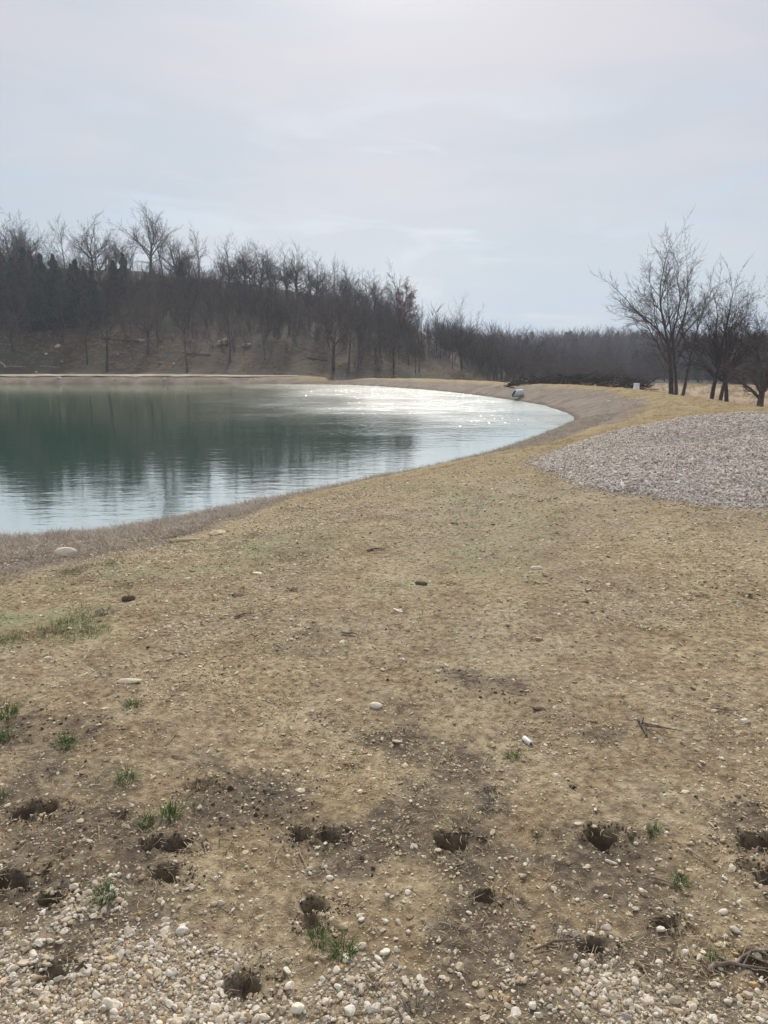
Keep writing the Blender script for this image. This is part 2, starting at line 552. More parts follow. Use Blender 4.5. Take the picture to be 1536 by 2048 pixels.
M['clod'] = plain_mat('dark_clod', (0.075, 0.056, 0.038), (0.17, 0.128, 0.085), 3, rand=0.8, bump=0.004)
M['bark'] = plain_mat('grey_bark', (0.050, 0.041, 0.037), (0.10, 0.082, 0.072), 3, rand=0.7)
M['bark_pale'] = plain_mat('pale_bark', (0.075, 0.062, 0.055), (0.13, 0.112, 0.10), 3, rand=0.6)
M['twig'] = plain_mat('twig_bark', (0.052, 0.039, 0.033), (0.105, 0.080, 0.066), 1.2, rand=0.8)
M['stick'] = plain_mat('dead_stick', (0.12, 0.09, 0.07), (0.26, 0.21, 0.17), 30, rand=0.5)
M['straw'] = blade_mat('straw', [(0.0, (0.30, 0.22, 0.12)), (0.5, (0.44, 0.35, 0.21)), (1.0, (0.58, 0.50, 0.35))])
M['hay'] = blade_mat('grey_hay', [(0.0, (0.17, 0.13, 0.10)), (0.5, (0.32, 0.26, 0.20)), (1.0, (0.50, 0.44, 0.36))])
M['gold'] = blade_mat('golden_grass', [(0.0, (0.22, 0.155, 0.07)), (0.5, (0.38, 0.285, 0.14)), (1.0, (0.54, 0.44, 0.26))])
M['green'] = blade_mat('green_grass', [(0.0, (0.035, 0.075, 0.018)), (0.55, (0.07, 0.135, 0.03)), (0.85, (0.13, 0.19, 0.055)), (1.0, (0.42, 0.40, 0.24))], 0.4)
M['greenish'] = blade_mat('short_green_grass', [(0.0, (0.07, 0.10, 0.03)), (0.5, (0.14, 0.165, 0.055)), (1.0, (0.30, 0.26, 0.13))], 0.4)
M['weed'] = blade_mat('grey_weed', [(0.0, (0.085, 0.08, 0.06)), (0.6, (0.17, 0.155, 0.12)), (1.0, (0.36, 0.31, 0.25))], 0.3)
M['cedar'] = plain_mat('cedar_leaf', (0.015, 0.032, 0.020), (0.040, 0.066, 0.036), 0.8, rand=0.6)
M['oakleaf'] = plain_mat('dead_oak_leaf', (0.22, 0.115, 0.08), (0.36, 0.20, 0.14), 1.0)
M['brush'] = plain_mat('brush_stems', (0.055, 0.043, 0.036), (0.15, 0.108, 0.085), 0.12, rand=0.9)
M['farwood'] = plain_mat('far_wood', (0.075, 0.060, 0.060), (0.15, 0.108, 0.100), 0.05, rand=0.8)
M['farcedar'] = plain_mat('far_cedar', (0.022, 0.034, 0.022), (0.042, 0.052, 0.032), 0.1)
M['cream'] = plain_mat('cream_stone', (0.74, 0.65, 0.50), (0.86, 0.78, 0.64), 3.0, bump=0.002)
M['brown_clod'] = plain_mat('brown_clod', (0.10, 0.075, 0.052), (0.20, 0.155, 0.11), 4.0, bump=0.01)
M['rock'] = plain_mat('limestone', (0.22, 0.20, 0.175), (0.42, 0.39, 0.35), 2.5, bump=0.05, rand=0.3)
M['white'] = plain_mat('white_plastic', (0.66, 0.65, 0.60), (0.78, 0.77, 0.74), 5, rough=0.5, spec=0.4)
M['track'] = plain_mat('crushed_track', (0.36, 0.31, 0.24), (0.50, 0.45, 0.37), 0.8)

# galvanised steel
m, t, b = mat_new('galvanised_steel')
c = t.mix(t.smooth(t.noise(obj_coord(t), 9, 4, 0.6), 0.3, 0.7), (0.42, 0.46, 0.47), (0.66, 0.70, 0.71))
t.set(b.inputs['Base Color'], c)
b.inputs['Metallic'].default_value = 0.35
b.inputs['Roughness'].default_value = 0.55
M['steel'] = m
M['dark'] = plain_mat('pipe_inner_shade', (0.02, 0.022, 0.022), (0.04, 0.04, 0.04), 3)  # near black stands in for the shade inside the pipe


# ================================================================ ground sheet
def build_ground():
    rr = [0.0, 0.3]
    while rr[-1] < 1600:
        r_ = rr[-1]
        rr.append(r_ + (max(0.014, 0.0078 * r_) if r_ < 60 else 0.0165 * r_))
    rr = np.array(rr)
    a1 = np.linspace(R(-43), R(43), 440)
    a2 = np.linspace(R(43), R(317), 64)[1:-1]
    ang = np.concatenate([a1, a2])
    nr, na = len(rr), len(ang)
    A, RR = np.meshgrid(ang, rr)
    x, y = RR * np.sin(A), RR * np.cos(A)
    z = height(x, y)
    V = np.stack([x, y, z], -1).reshape(-1, 3)
    i = np.arange(nr - 1)[:, None] * na
    j = np.arange(na)[None, :]
    jn = (j + 1) % na
    q = np.stack([i + j, i + jn, i + na + jn, i + na + j], -1).reshape(-1, 4)[:, ::-1]
    me = mesh_np('ground', V, [q], M['ground'], True)
    x, y, z = V[:, 0], V[:, 1], V[:, 2]
    far = np.hypot(x, y)
    d, ext = seg_near(x, y, POND)
    sd_ = np.where(inside(x, y, POND), -d, d)
    s = sd_ / ext[:, 0]
    e, ex = seg_near(x, y, BROW)
    eo = np.where(inside(x, y, BROW), 0, e)
    wob = fbm(x, y, 0.8, 4, 50)
    # grey thatch on the banks
    nearw = np.interp(x, [-6, -3.2, -2.1, -0.9, 1, 4], [1.02, 1.0, 0.80, 0.34, 0.10, 0.4])
    lim = np.where(y < 22, nearw, 1.0 + 0 * y)
    lim = np.where((y >= 22), np.interp(y, [22, 27, 40, 55, 70], [0.62, 0.72, 0.80, 0.75, 0.75]), lim)
    hay = 1 - sst(s + 0.16 * wob, lim - 0.10, lim + 0.10)
    hay *= (y < 84)
    gold = sst(y + 2.2 * wob + 0.0 * x, 11.5, 17) * (y < 95)
    # golden grass also along the brow of the near bank
    gold = np.maximum(gold, 0.8 * (1 - sst(sd_ + wob * 2, 4.5, 6.2)) * sst(y, 7.5, 11) * 0.9)
    gold *= 1 - 0.35 * sst(fbm(x, y, 0.5, 3, 61), 0.1, 0.4) * (y < 30)
    field = sst(eo + wob * 1.5, 3.5, 8.5) * (x > 8)
    tq = y - np.interp(x, [-200, -10, 2, 10, 18, 26], [83, 83.5, 81, 86, 98, 123])
    litter = sst(tq + wob * 2, -1, 2)
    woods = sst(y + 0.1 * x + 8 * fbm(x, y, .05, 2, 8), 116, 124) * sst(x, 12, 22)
    gravel = np.zeros_like(x)
    m1 = far < 12
    gravel[m1] = gravel_density(x[m1], y[m1])
    dark = np.zeros_like(x)
    dark[m1] = dark_density(x[m1], y[m1])
    hoof_dark = hoof_field(x, y)[1]
    green = np.zeros_like(x)
    for poly, k in ((GREEN1, .9), (GREEN2, .45), (GREEN3, .5)):
        green[m1 | (far < 25)] = np.maximum(green[m1 | (far < 25)], k * smooth_poly_mask(x[m1 | (far < 25)], y[m1 | (far < 25)], poly, 0.35, 0.5, 1.2, 91))
    worn = np.zeros_like(x)
    mw = (far < 22)
    for ln, wd in ((WORN1, 0.30), (WORN2, 0.26), (WORN3, 0.6)):
        dd_, _ = seg_near(x[mw], y[mw], np.array(ln), False)
        worn[mw] = np.maximum(worn[mw], np.exp(-((dd_ + 0.25 * fbm(x[mw], y[mw], 1.1, 3, 130)) / wd) ** 2))
    worn *= 0.55 * (0.6 + 0.8 * fbm(x, y, 1.7, 3, 131))
    wet = (1 - sst(sd_ + 0.15 * wob, 0.06, 0.35)) * (sd_ > -1)
    crack = (1 - sst(far, 5, 9)) * (1 - gravel) * sst(fbm(x, y, 0.8, 2, 71), -0.18, 0.12)
    for nme, arr in dict(hay=hay, gold=gold, field=field, litter=litter, woods=woods, gravel=gravel * 0.8, dark=dark, hoof_dark=hoof_dark, green=green, wet=wet, crack=crack, worn=np.clip(worn, 0, 1)).items():
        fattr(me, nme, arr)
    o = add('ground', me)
    tag(o, kind='structure')
    return o


def P_(*pix):
    return [unproj(u, v, 0) for u, v in pix]


GRAV_A = P_((-500, 1760), (0, 1835), (150, 1850), (300, 1905), (420, 1945), (560, 1970), (720, 1985), (800, 2010), (850, 2060)) + [(0.3, -4), (-8, -4), (-8, 2)]
GRAV_B = P_((1010, 2060), (1090, 2020), (1190, 1975), (1330, 1962), (1450, 1965), (1536, 1950), (2000, 1930)) + [(8, -4), (0.3, -4)]
DARK_A = P_((780, 1450), (860, 1420), (1010, 1400), (1060, 1490), (1120, 1580), (1300, 1630), (1536, 1620), (1800, 1640), (2100, 1980), (1150, 1990), (900, 2060), (500, 1950),
            (-300, 1840), (-300, 1500), (150, 1500), (450, 1520), (640, 1510))
DARK_B = P_((560, 1280), (700, 1290), (720, 1340), (600, 1350))
GREEN1 = P_((-100, 1190), (60, 1160), (230, 1130), (380, 1138), (200, 1185), (130, 1230), (-100, 1260))
GREEN2 = P_((850, 985), (1080, 960), (1120, 1080), (1000, 1200), (860, 1180))
GREEN3 = P_((420, 1080), (640, 1060), (640, 1120), (450, 1130))


WORN1 = P_((900, 1500), (980, 1280), (1010, 1130), (1020, 1040), (1035, 970), (1060, 925))
WORN2 = P_((640, 1420), (760, 1230), (830, 1110), (880, 1030), (930, 970), (985, 925))
WORN3 = P_((1536, 1120), (1350, 1060), (1200, 1020), (1080, 1000))


def gravel_density(x, y):
    a = smooth_poly_mask(x, y, GRAV_A, 0.13, 0.22, 3.5, 101)
    b_ = smooth_poly_mask(x, y, GRAV_B, 0.10, 0.16, 3.5, 102)
    return np.maximum(a, b_)


def dark_density(x, y):
    a = smooth_poly_mask(x, y, DARK_A, 0.35, 0.45, 2.0, 111)
    b_ = 0.6 * smooth_poly_mask(x, y, DARK_B, 0.25, 0.35, 2.0, 112)
    return np.maximum(a, b_)


ground = build_ground()

# ---------------------------------------------------------------- water
m, t, b = mat_new('pond_water')
P = world_pos(t)
pm = t.new('ShaderNodeMapping', {'Vector': P, 'Scale': (0.55, 1.25, 1), 'Rotation': (0, 0, R(8))}).outputs[0]
w1 = t.noise(pm, 2.2, 3, 0.55, 0.3)
w2 = t.noise(pm, 7.5, 2, 0.5, 0.2)
w3 = t.noise(pm, 0.5, 2, 0.5)
sepp = t.new('ShaderNodeSeparateXYZ', {0: P})
# breeze on the middle of the pond; the lee under the near bank is calm
br = t.math('MULTIPLY', t.smooth(t.math('ADD', sepp.outputs[1], t.math('MULTIPLY', t.math('SUBTRACT', t.noise(P, 0.09, 3, 0.6), 0.5), 26.0)), 19.0, 38.0),
            t.smooth(t.math('ADD', sepp.outputs[0], t.math('ADD', t.math('MULTIPLY', sepp.outputs[1], 0.22), t.math('MULTIPLY', t.math('SUBTRACT', t.noise(P, 0.12, 3, 0.6), 0.5), 14.0))), -4.0, 9.0))
amp = t.math('ADD', 0.0045, t.math('MULTIPLY', br, 0.014))
pm4 = t.new('ShaderNodeMapping', {'Vector': P, 'Scale': (1.2, 0.7, 1), 'Rotation': (0, 0, R(-6))}).outputs[0]
w4 = t.math('ADD', t.noise(pm4, 7.5, 2, 0.5, 0.4), t.math('MULTIPLY', t.noise(pm4, 2.6, 1, 0.5, 0.3), 1.1))
patch = t.math('ADD', 0.35, t.math('MULTIPLY', t.smooth(t.noise(t.new('ShaderNodeMapping', {'Vector': P, 'Scale': (.5, 1, 1)}).outputs[0], 0.35, 4, 0.6), 0.4, 0.6), 0.75))
hw = t.math('MULTIPLY', t.math('MULTIPLY', w4, patch), t.math('MULTIPLY', br, 0.037))
hh = t.math('ADD', t.math('MULTIPLY', w1, 1.0), t.math('ADD', t.math('MULTIPLY', w2, 0.32), t.math('MULTIPLY', w3, 0.8)))
bp = t.new('ShaderNodeBump', {'Strength': 1.0, 'Distance': 1.0, 'Height': t.math('ADD', t.math('MULTIPLY', hh, amp), hw)})
dif = t.new('ShaderNodeBsdfDiffuse', {'Color': (0.040, 0.190, 0.105), 'Normal': bp.outputs[0]})
gl = t.new('ShaderNodeBsdfGlossy', {'Color': (1.0, 1.0, 0.965), 'Roughness': t.math('ADD', 0.035, t.math('MULTIPLY', br, 0.13)), 'Normal': bp.outputs[0]})
lw = t.new('ShaderNodeLayerWeight', {'Blend': 0.5, 'Normal': bp.outputs[0]}).outputs['Facing']
mxs = t.new('ShaderNodeMixShader', {0: t.math('MULTIPLY', t.smooth(lw, 0.15, 0.88), 0.89), 1: dif.outputs[0], 2: gl.outputs[0]})
t.l.new(mxs.outputs[0], [n for n in t.n if n.type == 'OUTPUT_MATERIAL'][0].inputs[0])
t.n.remove(b)
M['water'] = m
PW = np.array([p[:2] for p in POND])
cen = PW.mean(0)
# outset a little so the sheet dips into the banks
ar = 0.5 * np.sum(PW[:, 0] * np.roll(PW[:, 1], -1) - np.roll(PW[:, 0], -1) * PW[:, 1])
tang = np.roll(PW, -1, 0) - np.roll(PW, 1, 0)
nrm = np.stack([tang[:, 1], -tang[:, 0]], -1)
nrm /= np.linalg.norm(nrm, axis=1)[:, None]
PO = PW + nrm * (0.6 if ar > 0 else -0.6)
import bmesh
bm = bmesh.new()
vs = [bm.verts.new((p[0], p[1], WZ + 0.004)) for p in PO]
bm.faces.new(vs if ar > 0 else vs[::-1])
bmesh.ops.triangulate(bm, faces=bm.faces[:])
me = bpy.data.meshes.new('pond_water')
bm.to_mesh(me)
bm.free()
me.materials.append(M['water'])
water = tag(add('pond_water', me), kind='structure')

# ---------------------------------------------------------------- pale track on the far bank
def build_track():
    cx = np.linspace(-95, -9, 110)
    V, Fq = [], []
    cy = np.interp(cx, [-95, -60, -38, -20, -11, -9], [74.8, 77.8, 78.2, 78.2, 78.6, 78.9])
    for x_, y_ in zip(cx, cy):
        wv = 0.85 * (1 - 0.6 * sst(np.array(x_), -14, -9))
        for k in (-1, -0.33, 0.33, 1):
            V.append((x_, y_ + k * wv, 0))
    V = np.array(V, float)
    V[:, 1] += 0.18 * fbm(V[:, 0], V[:, 1], 0.6, 2, 4)
    V[:, 2] = height(V[:, 0], V[:, 1]) + 0.06 + 0.05 * (abs((np.arange(len(V)) % 4) - 1.5) < 1)
    n = len(cx)
    for i in range(n - 1):
        for k in range(3):
            Fq.append((i * 4 + k, i * 4 + 4 + k, i * 4 + 5 + k, i * 4 + 1 + k))
    tag(add('track', mesh_np('track', V, [np.array(Fq)], M['track'], True)), kind='structure')


build_track()


# ================================================================ scatter by geometry nodes
def scatter(name, pts, rot, scl, idx, templates, parent=None, label=None, cat=None):
    """one object whose geometry nodes put a template on every point"""
    me = bpy.data.meshes.new(name)
    n = len(pts)
    me.vertices.add(n)
    me.vertices.foreach_set('co', np.asarray(pts, np.float32).ravel())
    a = me.attributes.new('rot', 'FLOAT_VECTOR', 'POINT')
    a.data.foreach_set('vector', np.asarray(rot, np.float32).ravel())
    a = me.attributes.new('scl', 'FLOAT_VECTOR', 'POINT')
    a.data.foreach_set('vector', np.asarray(scl, np.float32).ravel())
    a = me.attributes.new('idx', 'INT', 'POINT')
    a.data.foreach_set('value', np.asarray(idx, np.int32))
    o = add(name, me, parent)
    cc = bpy.data.collections.new(name + '_kinds')
    for k, tm in enumerate(templates):
        cc.objects.link(bpy.data.objects.new(f'{name}_kind_{chr(97 + k)}', tm))
    ng = bpy.data.node_groups.new(name, 'GeometryNodeTree')
    ng.interface.new_socket('Geometry', in_out='INPUT', socket_type='NodeSocketGeometry')
    ng.interface.new_socket('Geometry', in_out='OUTPUT', socket_type='NodeSocketGeometry')
    g = NT(ng)
    gi = g.n.new('NodeGroupInput')
    go = g.n.new('NodeGroupOutput')
    ci = g.n.new('GeometryNodeCollectionInfo')
    ci.inputs['Collection'].default_value = cc
    ci.inputs['Separate Children'].default_value = True
    ci.inputs['Reset Children'].default_value = True
    iop = g.n.new('GeometryNodeInstanceOnPoints')
    iop.inputs['Pick Instance'].default_value = True

    def na(nm, dt):
        q = g.n.new('GeometryNodeInputNamedAttribute')
        q.data_type = dt
        q.inputs['Name'].default_value = nm
        return q.outputs[0]
    e2r = g.n.new('FunctionNodeEulerToRotation')
    g.l.new(na('rot', 'FLOAT_VECTOR'), e2r.inputs[0])
    g.l.new(gi.outputs[0], iop.inputs['Points'])
    g.l.new(ci.outputs[0], iop.inputs['Instance'])
    g.l.new(na('idx', 'INT'), iop.inputs['Instance Index'])
    g.l.new(e2r.outputs[0], iop.inputs['Rotation'])
    g.l.new(na('scl', 'FLOAT_VECTOR'), iop.inputs['Scale'])
    g.l.new(iop.outputs[0], go.inputs[0])
    md = o.modifiers.new('scatter', 'NODES')
    md.node_group = ng
    tag(o, label, cat, kind='stuff')
    return o


def ico(sub):
    bm = bmesh.new()
    bmesh.ops.create_icosphere(bm, subdivisions=sub, radius=1)
    V = np.array([v.co[:] for v in bm.verts])
    Fc = np.array([[v.index for v in f.verts] for f in bm.faces])
    bm.free()
    return V, Fc


def stone_mesh(name, mat, seed, sub=2, flat=(1, 0.8, 0.6), cuts=9, smooth=False):
    r_ = np.random.default_rng(seed)
    V, Fc = ico(sub)
    dirs = r_.normal(size=(cuts, 3))
    dirs /= np.linalg.norm(dirs, axis=1)[:, None]
    hs = r_.uniform(0.50, 0.88, cuts)
    for dd, h in zip(dirs, hs):
        dp = V @ dd
        k = dp > h
        V[k] -= np.outer(dp[k] - h, dd)
    V += r_.normal(scale=0.02, size=V.shape)
    V *= np.array(flat) * r_.uniform(0.85, 1.15, 3)
    return mesh_np(name, V, [Fc], mat, smooth)


GS = [stone_mesh('gravel_stone', M['gravel'], 100 + i, 2, (1, 0.78, 0.62)) for i in range(10)]
GSl = [stone_mesh('gravel_bit', M['gravel'], 200 + i, 1, (1, 0.75, 0.6), 5) for i in range(6)]
CH = [stone_mesh('chip', M['chip'], 300 + i, 1, (1, 0.7, 0.38), 5) for i in range(7)]
PS = [stone_mesh('rock_piece', M['pile'], 400 + i, 1, (1, 0.75, 0.6), 6) for i in range(7)]
CL = [stone_mesh('clod', M['clod'], 500 + i, 2, (1, 0.8, 0.6), 7, False) for i in range(5)]


def sector_points(n, r0, r1, half=R(36), power=1.0, seed=0):
    """random points in front, density falling as r^-power"""
    r_ = np.random.default_rng(seed)
    u = r_.random(n)
    e_ = 2 - power
    rr = (r0 ** e_ + u * (r1 ** e_ - r0 ** e_)) ** (1 / e_) if abs(e_) > 1e-6 else r0 * (r1 / r0) ** u
    a = r_.uniform(-half, half, n)
    return rr * np.sin(a), rr * np.cos(a), r_


PILE_F = [(2.2, 11.3), (2.3, 10.5), (2.45, 9.6), (2.75, 8.75), (3.2, 8.2), (4, 7.8), (5.5, 7.5), (8, 7.4), (11, 8.5), (12, 12), (10.5, 15), (7, 15.8), (4.6, 15), (3.2, 13.2)]


def pile_h(x, y):
    d = -sdist(x, y, PILE_F) + 0.20 * fbm(x, y, 1.1, 4, 70)
    h = 0.66 * (1 - np.exp(-np.clip(d, 0, 9) / 1.75))
    val = 0.20 * np.exp(-((y - 10.9 - 0.12 * (x - 5) + 0.3 * fbm(x, y, .5, 2, 77)) / 0.42) ** 2) * sst(x, 3.3, 4.6)
    back = 0.16 * np.exp(-((y - 12.4) / 0.9) ** 2 - ((x - 5.6) / 2.2) ** 2)
    h = h - val + back + 0.05 * fbm(x, y, 1.1, 3, 78) * sst(d, 0, 1)
    return np.where(d > 0, h, -0.05), d


def not_pile(x, y, mrg=0.05):
    return sdist(x, y, PILE_F) > mrg


def rand_rot(r_, n, tilt=0.35):
    return np.stack([r_.normal(0, tilt, n), r_.normal(0, tilt, n), r_.uniform(0, 6.283, n)], -1)


LANDMARKS = [(212, 1803, 'green tuft above the lower left gravel'), (105, 1797, 'lower left hoof print'), (112, 1946, 'hoof print filled with gravel'),
             (487, 1965, 'hoof print at the bottom left'), (660, 1890, 'pair of green tufts'), (742, 1983, 'spiky tuft at bottom centre'), (364, 1860, 'rounded grey stone'),
             (218, 2014, 'rounded white stone at lower left'), (30, 1880, 'left edge of the picture'), (20, 2030, 'bottom left corner'), (350, 2030, 'bottom edge left of centre'),
             (600, 2030, 'white wedge of rock'), (830, 2035, 'dead grass clump at the bottom edge'), (918, 1935, 'crumbly hollow at bottom centre'), (1188, 1901, 'lower right hoof print'),
             (1333, 1855, 'round hoof print at right'), (1450, 1940, 'forked dead branch'), (1335, 1985, 'dead wisp in the right gravel'), (1040, 2020, 'bottom edge right of centre'),
             (1200, 2020, 'bottom edge below the right hoof print'), (1500, 2030, 'bottom right corner'), (1360, 1772, 'bright green tuft'), (1200, 1672, 'right hoof print with clods'),
             (966, 1790, 'small round hoof print'), (905, 1672, 'centre hoof print'), (625, 1802, 'middle hoof print'), (330, 1695, 'twin hoof prints at left'), (625, 1662, 'twin hoof prints in the middle')]


# --- loose pale gravel in the foreground
def fg_gravel():
    r_ = np.random.default_rng(5)
    n = 420000
    x = r_.uniform(-2.9, 2.9, n)
    y = r_.uniform(0.9, 4.6, n)
    dn = gravel_density(x, y)
    halo = 0.018 + 0.05 * (1 - sst(y, 1.9, 3.4))
    sdg = np.minimum(sdist(x, y, GRAV_A), sdist(x, y, GRAV_B))
    pr = np.maximum(dn * 0.85, (1 - sst(sdg, 0.0, 0.7)) * 0.060 + halo * 0.075)
    k = r_.random(n) < pr
    hl = hoof_field(x, y)[1] > 0.55
    k &= ~(hl & (r_.random(n) < 0.8))
    x, y, dn = x[k], y[k], dn[k]
    n = len(x)
    s = np.clip(r_.lognormal(math.log(0.0052), 0.50, n), 0.0023, 0.0165)
    z = height(x, y) + s * 0.18
    order = np.argsort(-s)
    ang = r_.uniform(0, 6.283, n)
    # the largest become single stones
    dep_ = y * math.cos(PITCH) + CAMZ * math.sin(PITCH)
    iv = (abs(x / dep_ * F) < 765) & (1024 - (y * math.sin(PITCH) - CAMZ * math.cos(PITCH)) / dep_ * F < 2046)
    order = np.concatenate([order[iv[order]][:290], np.setdiff1d(order, order[iv[order]][:290])])
    big = order[:290]
    for rank, q in enumerate(big):
        o = add('gravel_stone', GS[q % 10], None, (x[q], y[q], z[q]), (r_.normal(0, .3), r_.normal(0, .3), ang[q]), tuple(s[q] * r_.uniform(.85, 1.15, 3)))
        dep = y[q] * math.cos(PITCH) + CAMZ * math.sin(PITCH)
        uu = 768 + x[q] / dep * F
        vv = 1024 - (y[q] * math.sin(PITCH) - CAMZ * math.cos(PITCH)) / dep * F
        best = min(LANDMARKS, key=lambda l: math.hypot(l[0] - uu, (l[1] - vv) * 1.4))
        du, dv = uu - best[0], vv - best[1]
        side = ('below' if dv > 0 else 'above') if abs(dv) * 1.4 > abs(du) else ('right of' if du > 0 else 'left of')
        dst = 'close' if math.hypot(du, dv) < 55 else 'just' if math.hypot(du, dv) < 110 else 'well'
        sz = ('largest' if rank < 60 else 'large' if rank < 150 else 'medium')
        tag(o, f'{sz} pale gravel stone {dst} {side} the {best[2]}', 'stone', 'loose gravel stones in the foreground')
    rest = order[290:]
    scatter('loose_gravel', np.stack([x, y, z], -1)[rest], rand_rot(r_, len(rest)), s[rest, None] * r_.uniform(.8, 1.2, (len(rest), 3)),
            r_.integers(0, 16, len(rest)), GS + GSl, None, 'scattered pale limestone gravel over the foreground dirt', 'gravel')


fg_gravel()


def soil_chips():
    x, y, r_ = sector_points(210000, 1.3, 16, R(36), 1.25, 8)
    cl_ = fbm(x, y, 1.1, 3, 81)
    d, ext = seg_near(x, y, POND)
    gd = sst(y, 11.5, 17)
    k = (r_.random(len(x)) < 0.34 + 0.9 * sst(cl_, -0.1, 0.35)) & not_pile(x, y) & (~inside(x, y, POND)) & (r_.random(len(x)) > gd) & (hoof_field(x, y)[1] < 0.5)
    x, y, d = x[k], y[k], d[k]
    k = (d > 3.4) | (r_.random(len(x)) < 0.2)
    x, y = x[k], y[k]
    n = len(x)
    far = np.hypot(x, y)
    s = np.clip(r_.lognormal(np.log(0.0033 + 0.0009 * np.clip(far - 1.5, 0, 8)), 0.48, n), 0.0018, 0.024)
    z = height(x, y) + s * 0.06
    scatter('soil_chips', np.stack([x, y, z], -1), rand_rot(r_, n, 0.3), s[:, None] * r_.uniform(.75, 1.3, (n, 3)), r_.integers(0, 7, n), CH, None,
            'small tan stone chips strewn over the bare soil', 'stone chips')


soil_chips()


def clods():
    pts, sc = [], []
    r_ = np.random.default_rng(12)
    for X, Y, rad, dp in HOOF:
        n = int(150 * dp) if Y < 4 else int(60 * dp)
        a = r_.uniform(0, 6.283, n)
        q = rad * (0.8 + abs(r_.normal(0, 0.36, n)))
        sx = r_.uniform(0.0, 1.0) * rad
        px, py = X + q * np.cos(a) * 1.35 + sx, Y + q * np.sin(a) * 0.95
        pts += list(zip(px, py))
        sc += list(np.clip(r_.lognormal(math.log(rad * 0.06), 0.5, n), 0.002, rad * 0.2))
    # crumbly dark band
    n = 9000
    x = r_.uniform(-2.6, 2.6, n)
    y = r_.uniform(1.9, 4.6, n)
    k = r_.random(n) < dark_density(x, y) * sst(fbm(x, y, 2.4, 3, 7), 0.0, 0.3)
    pts += list(zip(x[k], y[k]))
    sc += list(np.clip(r_.lognormal(math.log(0.0048), 0.45, k.sum()), 0.002, 0.016))
    p = np.array(pts)
    sc = np.array(sc)
    z = height(p[:, 0], p[:, 1]) + sc * 0.05
    scatter('soil_clods', np.column_stack([p, z]), rand_rot(r_, len(p), 1), sc[:, None] * r_.uniform(.8, 1.2, (len(p), 3)), r_.integers(0, 5, len(p)), CL, None,
            'dark crumbled soil clods kicked up around hoof prints', 'soil clods')


clods()


# ---------------------------------------------------------------- the gravel pile
def build_pile():
    pile = tag(empty('gravel_pile', (5.5, 11, 0)), 'wide low heap of crushed grey white rock beside the grassy bank', 'gravel pile')
    gx, gy = np.meshgrid(np.linspace(1.9, 12.4, 150), np.linspace(7.0, 16.2, 130))
    h, d = pile_h(gx, gy)
    z = height(gx, gy, True, False) + h
    V = np.stack([gx - 5.5, gy - 11, z], -1).reshape(-1, 3)
    ny, nx = gx.shape
    i = (np.arange(ny - 1)[:, None] * nx + np.arange(nx - 1)[None]).ravel()
    q = np.stack([i, i + 1, i + nx + 1, i + nx], -1)
    dm = d.ravel()
    keep = (dm[q] > -0.08).any(1)
    q = q[keep]
    u, inv = np.unique(q, return_inverse=True)
    add('mound', mesh_np('mound', V[u], [inv.reshape(-1, 4)], M['mound'], True), pile)
    r_ = np.random.default_rng(33)
    n = 230000
    x = r_.uniform(1.7, 12, n)
    y = r_.uniform(7.0, 15.9, n)
    h, d = pile_h(x, y)
    k = (d > 0) | ((d > -0.35) & (r_.random(n) < 0.3 * np.exp(d / 0.12)))
    k &= (y < 13.6) | (r_.random(n) < .4)
    x, y, h, d = x[k], y[k], h[k], d[k]
    n = len(x)
    s = np.clip(r_.lognormal(math.log(0.0118), 0.36, n), 0.005, 0.030)
    z = height(x, y, True, False) + np.maximum(h, 0) + s * 0.35
    o = np.argsort(-s)
    vis = o[(y[o] < 12.6) & (x[o] < 7.2)]
    big = vis[:280]
    isb = np.zeros(n, bool)
    isb[big] = True
    for q in big:
        add('stone', PS[q % 7], pile, (x[q] - 5.5, y[q] - 11, z[q]), tuple(r_.normal(0, .5, 2)) + (r_.uniform(0, 6.28),), tuple(s[q] * r_.uniform(.85, 1.2, 3)))
    k = ~isb
    P3 = np.stack([x - 5.5, y - 11, z], -1)[k]
    scatter('stone_cover', P3, rand_rot(r_, k.sum(), .6), s[k, None] * r_.uniform(.8, 1.25, (k.sum(), 3)), r_.integers(0, 7, k.sum()), PS, pile)


build_pile()


# ================================================================ grass
def blades_mesh(name, mat, seed, n, L, wdt, spread, lean, curl=1.0, segs=4, flat=0.0):
    """tuft of curved tapering blades"""
    r_ = np.random.default_rng(seed)
    V, Fc = [], []
    for k in range(n):
        a = r_.uniform(0, 6.283)
        rad = spread * math.sqrt(r_.random())
        bx, by = rad * math.cos(a), rad * math.sin(a)
        da = a + r_.normal(0, 0.9) if spread > 0 else r_.uniform(0, 6.283)
        le = L * r_.uniform(0.45, 1.1)
        th = max(0.02, r_.normal(lean, 0.25))     # angle from vertical
        x_, y_, z_ = bx, by, 0.0
        base = len(V)
        for s_ in range(segs + 1):
            q = s_ / segs
            wv = wdt * (1 - q) ** 0.7 * 0.5 + 0.00015
            px_, py_ = -math.sin(da) * wv, math.cos(da) * wv
            V.append((x_ + px_, y_ + py_, max(z_, -0.004 + flat * 0.002)))
            V.append((x_ - px_, y_ - py_, max(z_, -0.004 + flat * 0.002)))
            th2 = min(th + curl * q * 1.3, 2.2 if not flat else 1.57)
            st = le / segs
            x_ += math.cos(da) * math.sin(th2) * st
            y_ += math.sin(da) * math.sin(th2) * st
            z_ += math.cos(th2) * st
            da += r_.normal(0, 0.12 + 0.35 * flat)
        for s_ in range(segs):
            i = base + s_ * 2
            Fc.append((i, i + 1, i + 3, i + 2))
    return mesh_np(name, np.array(V), [np.array(Fc)], mat, True)


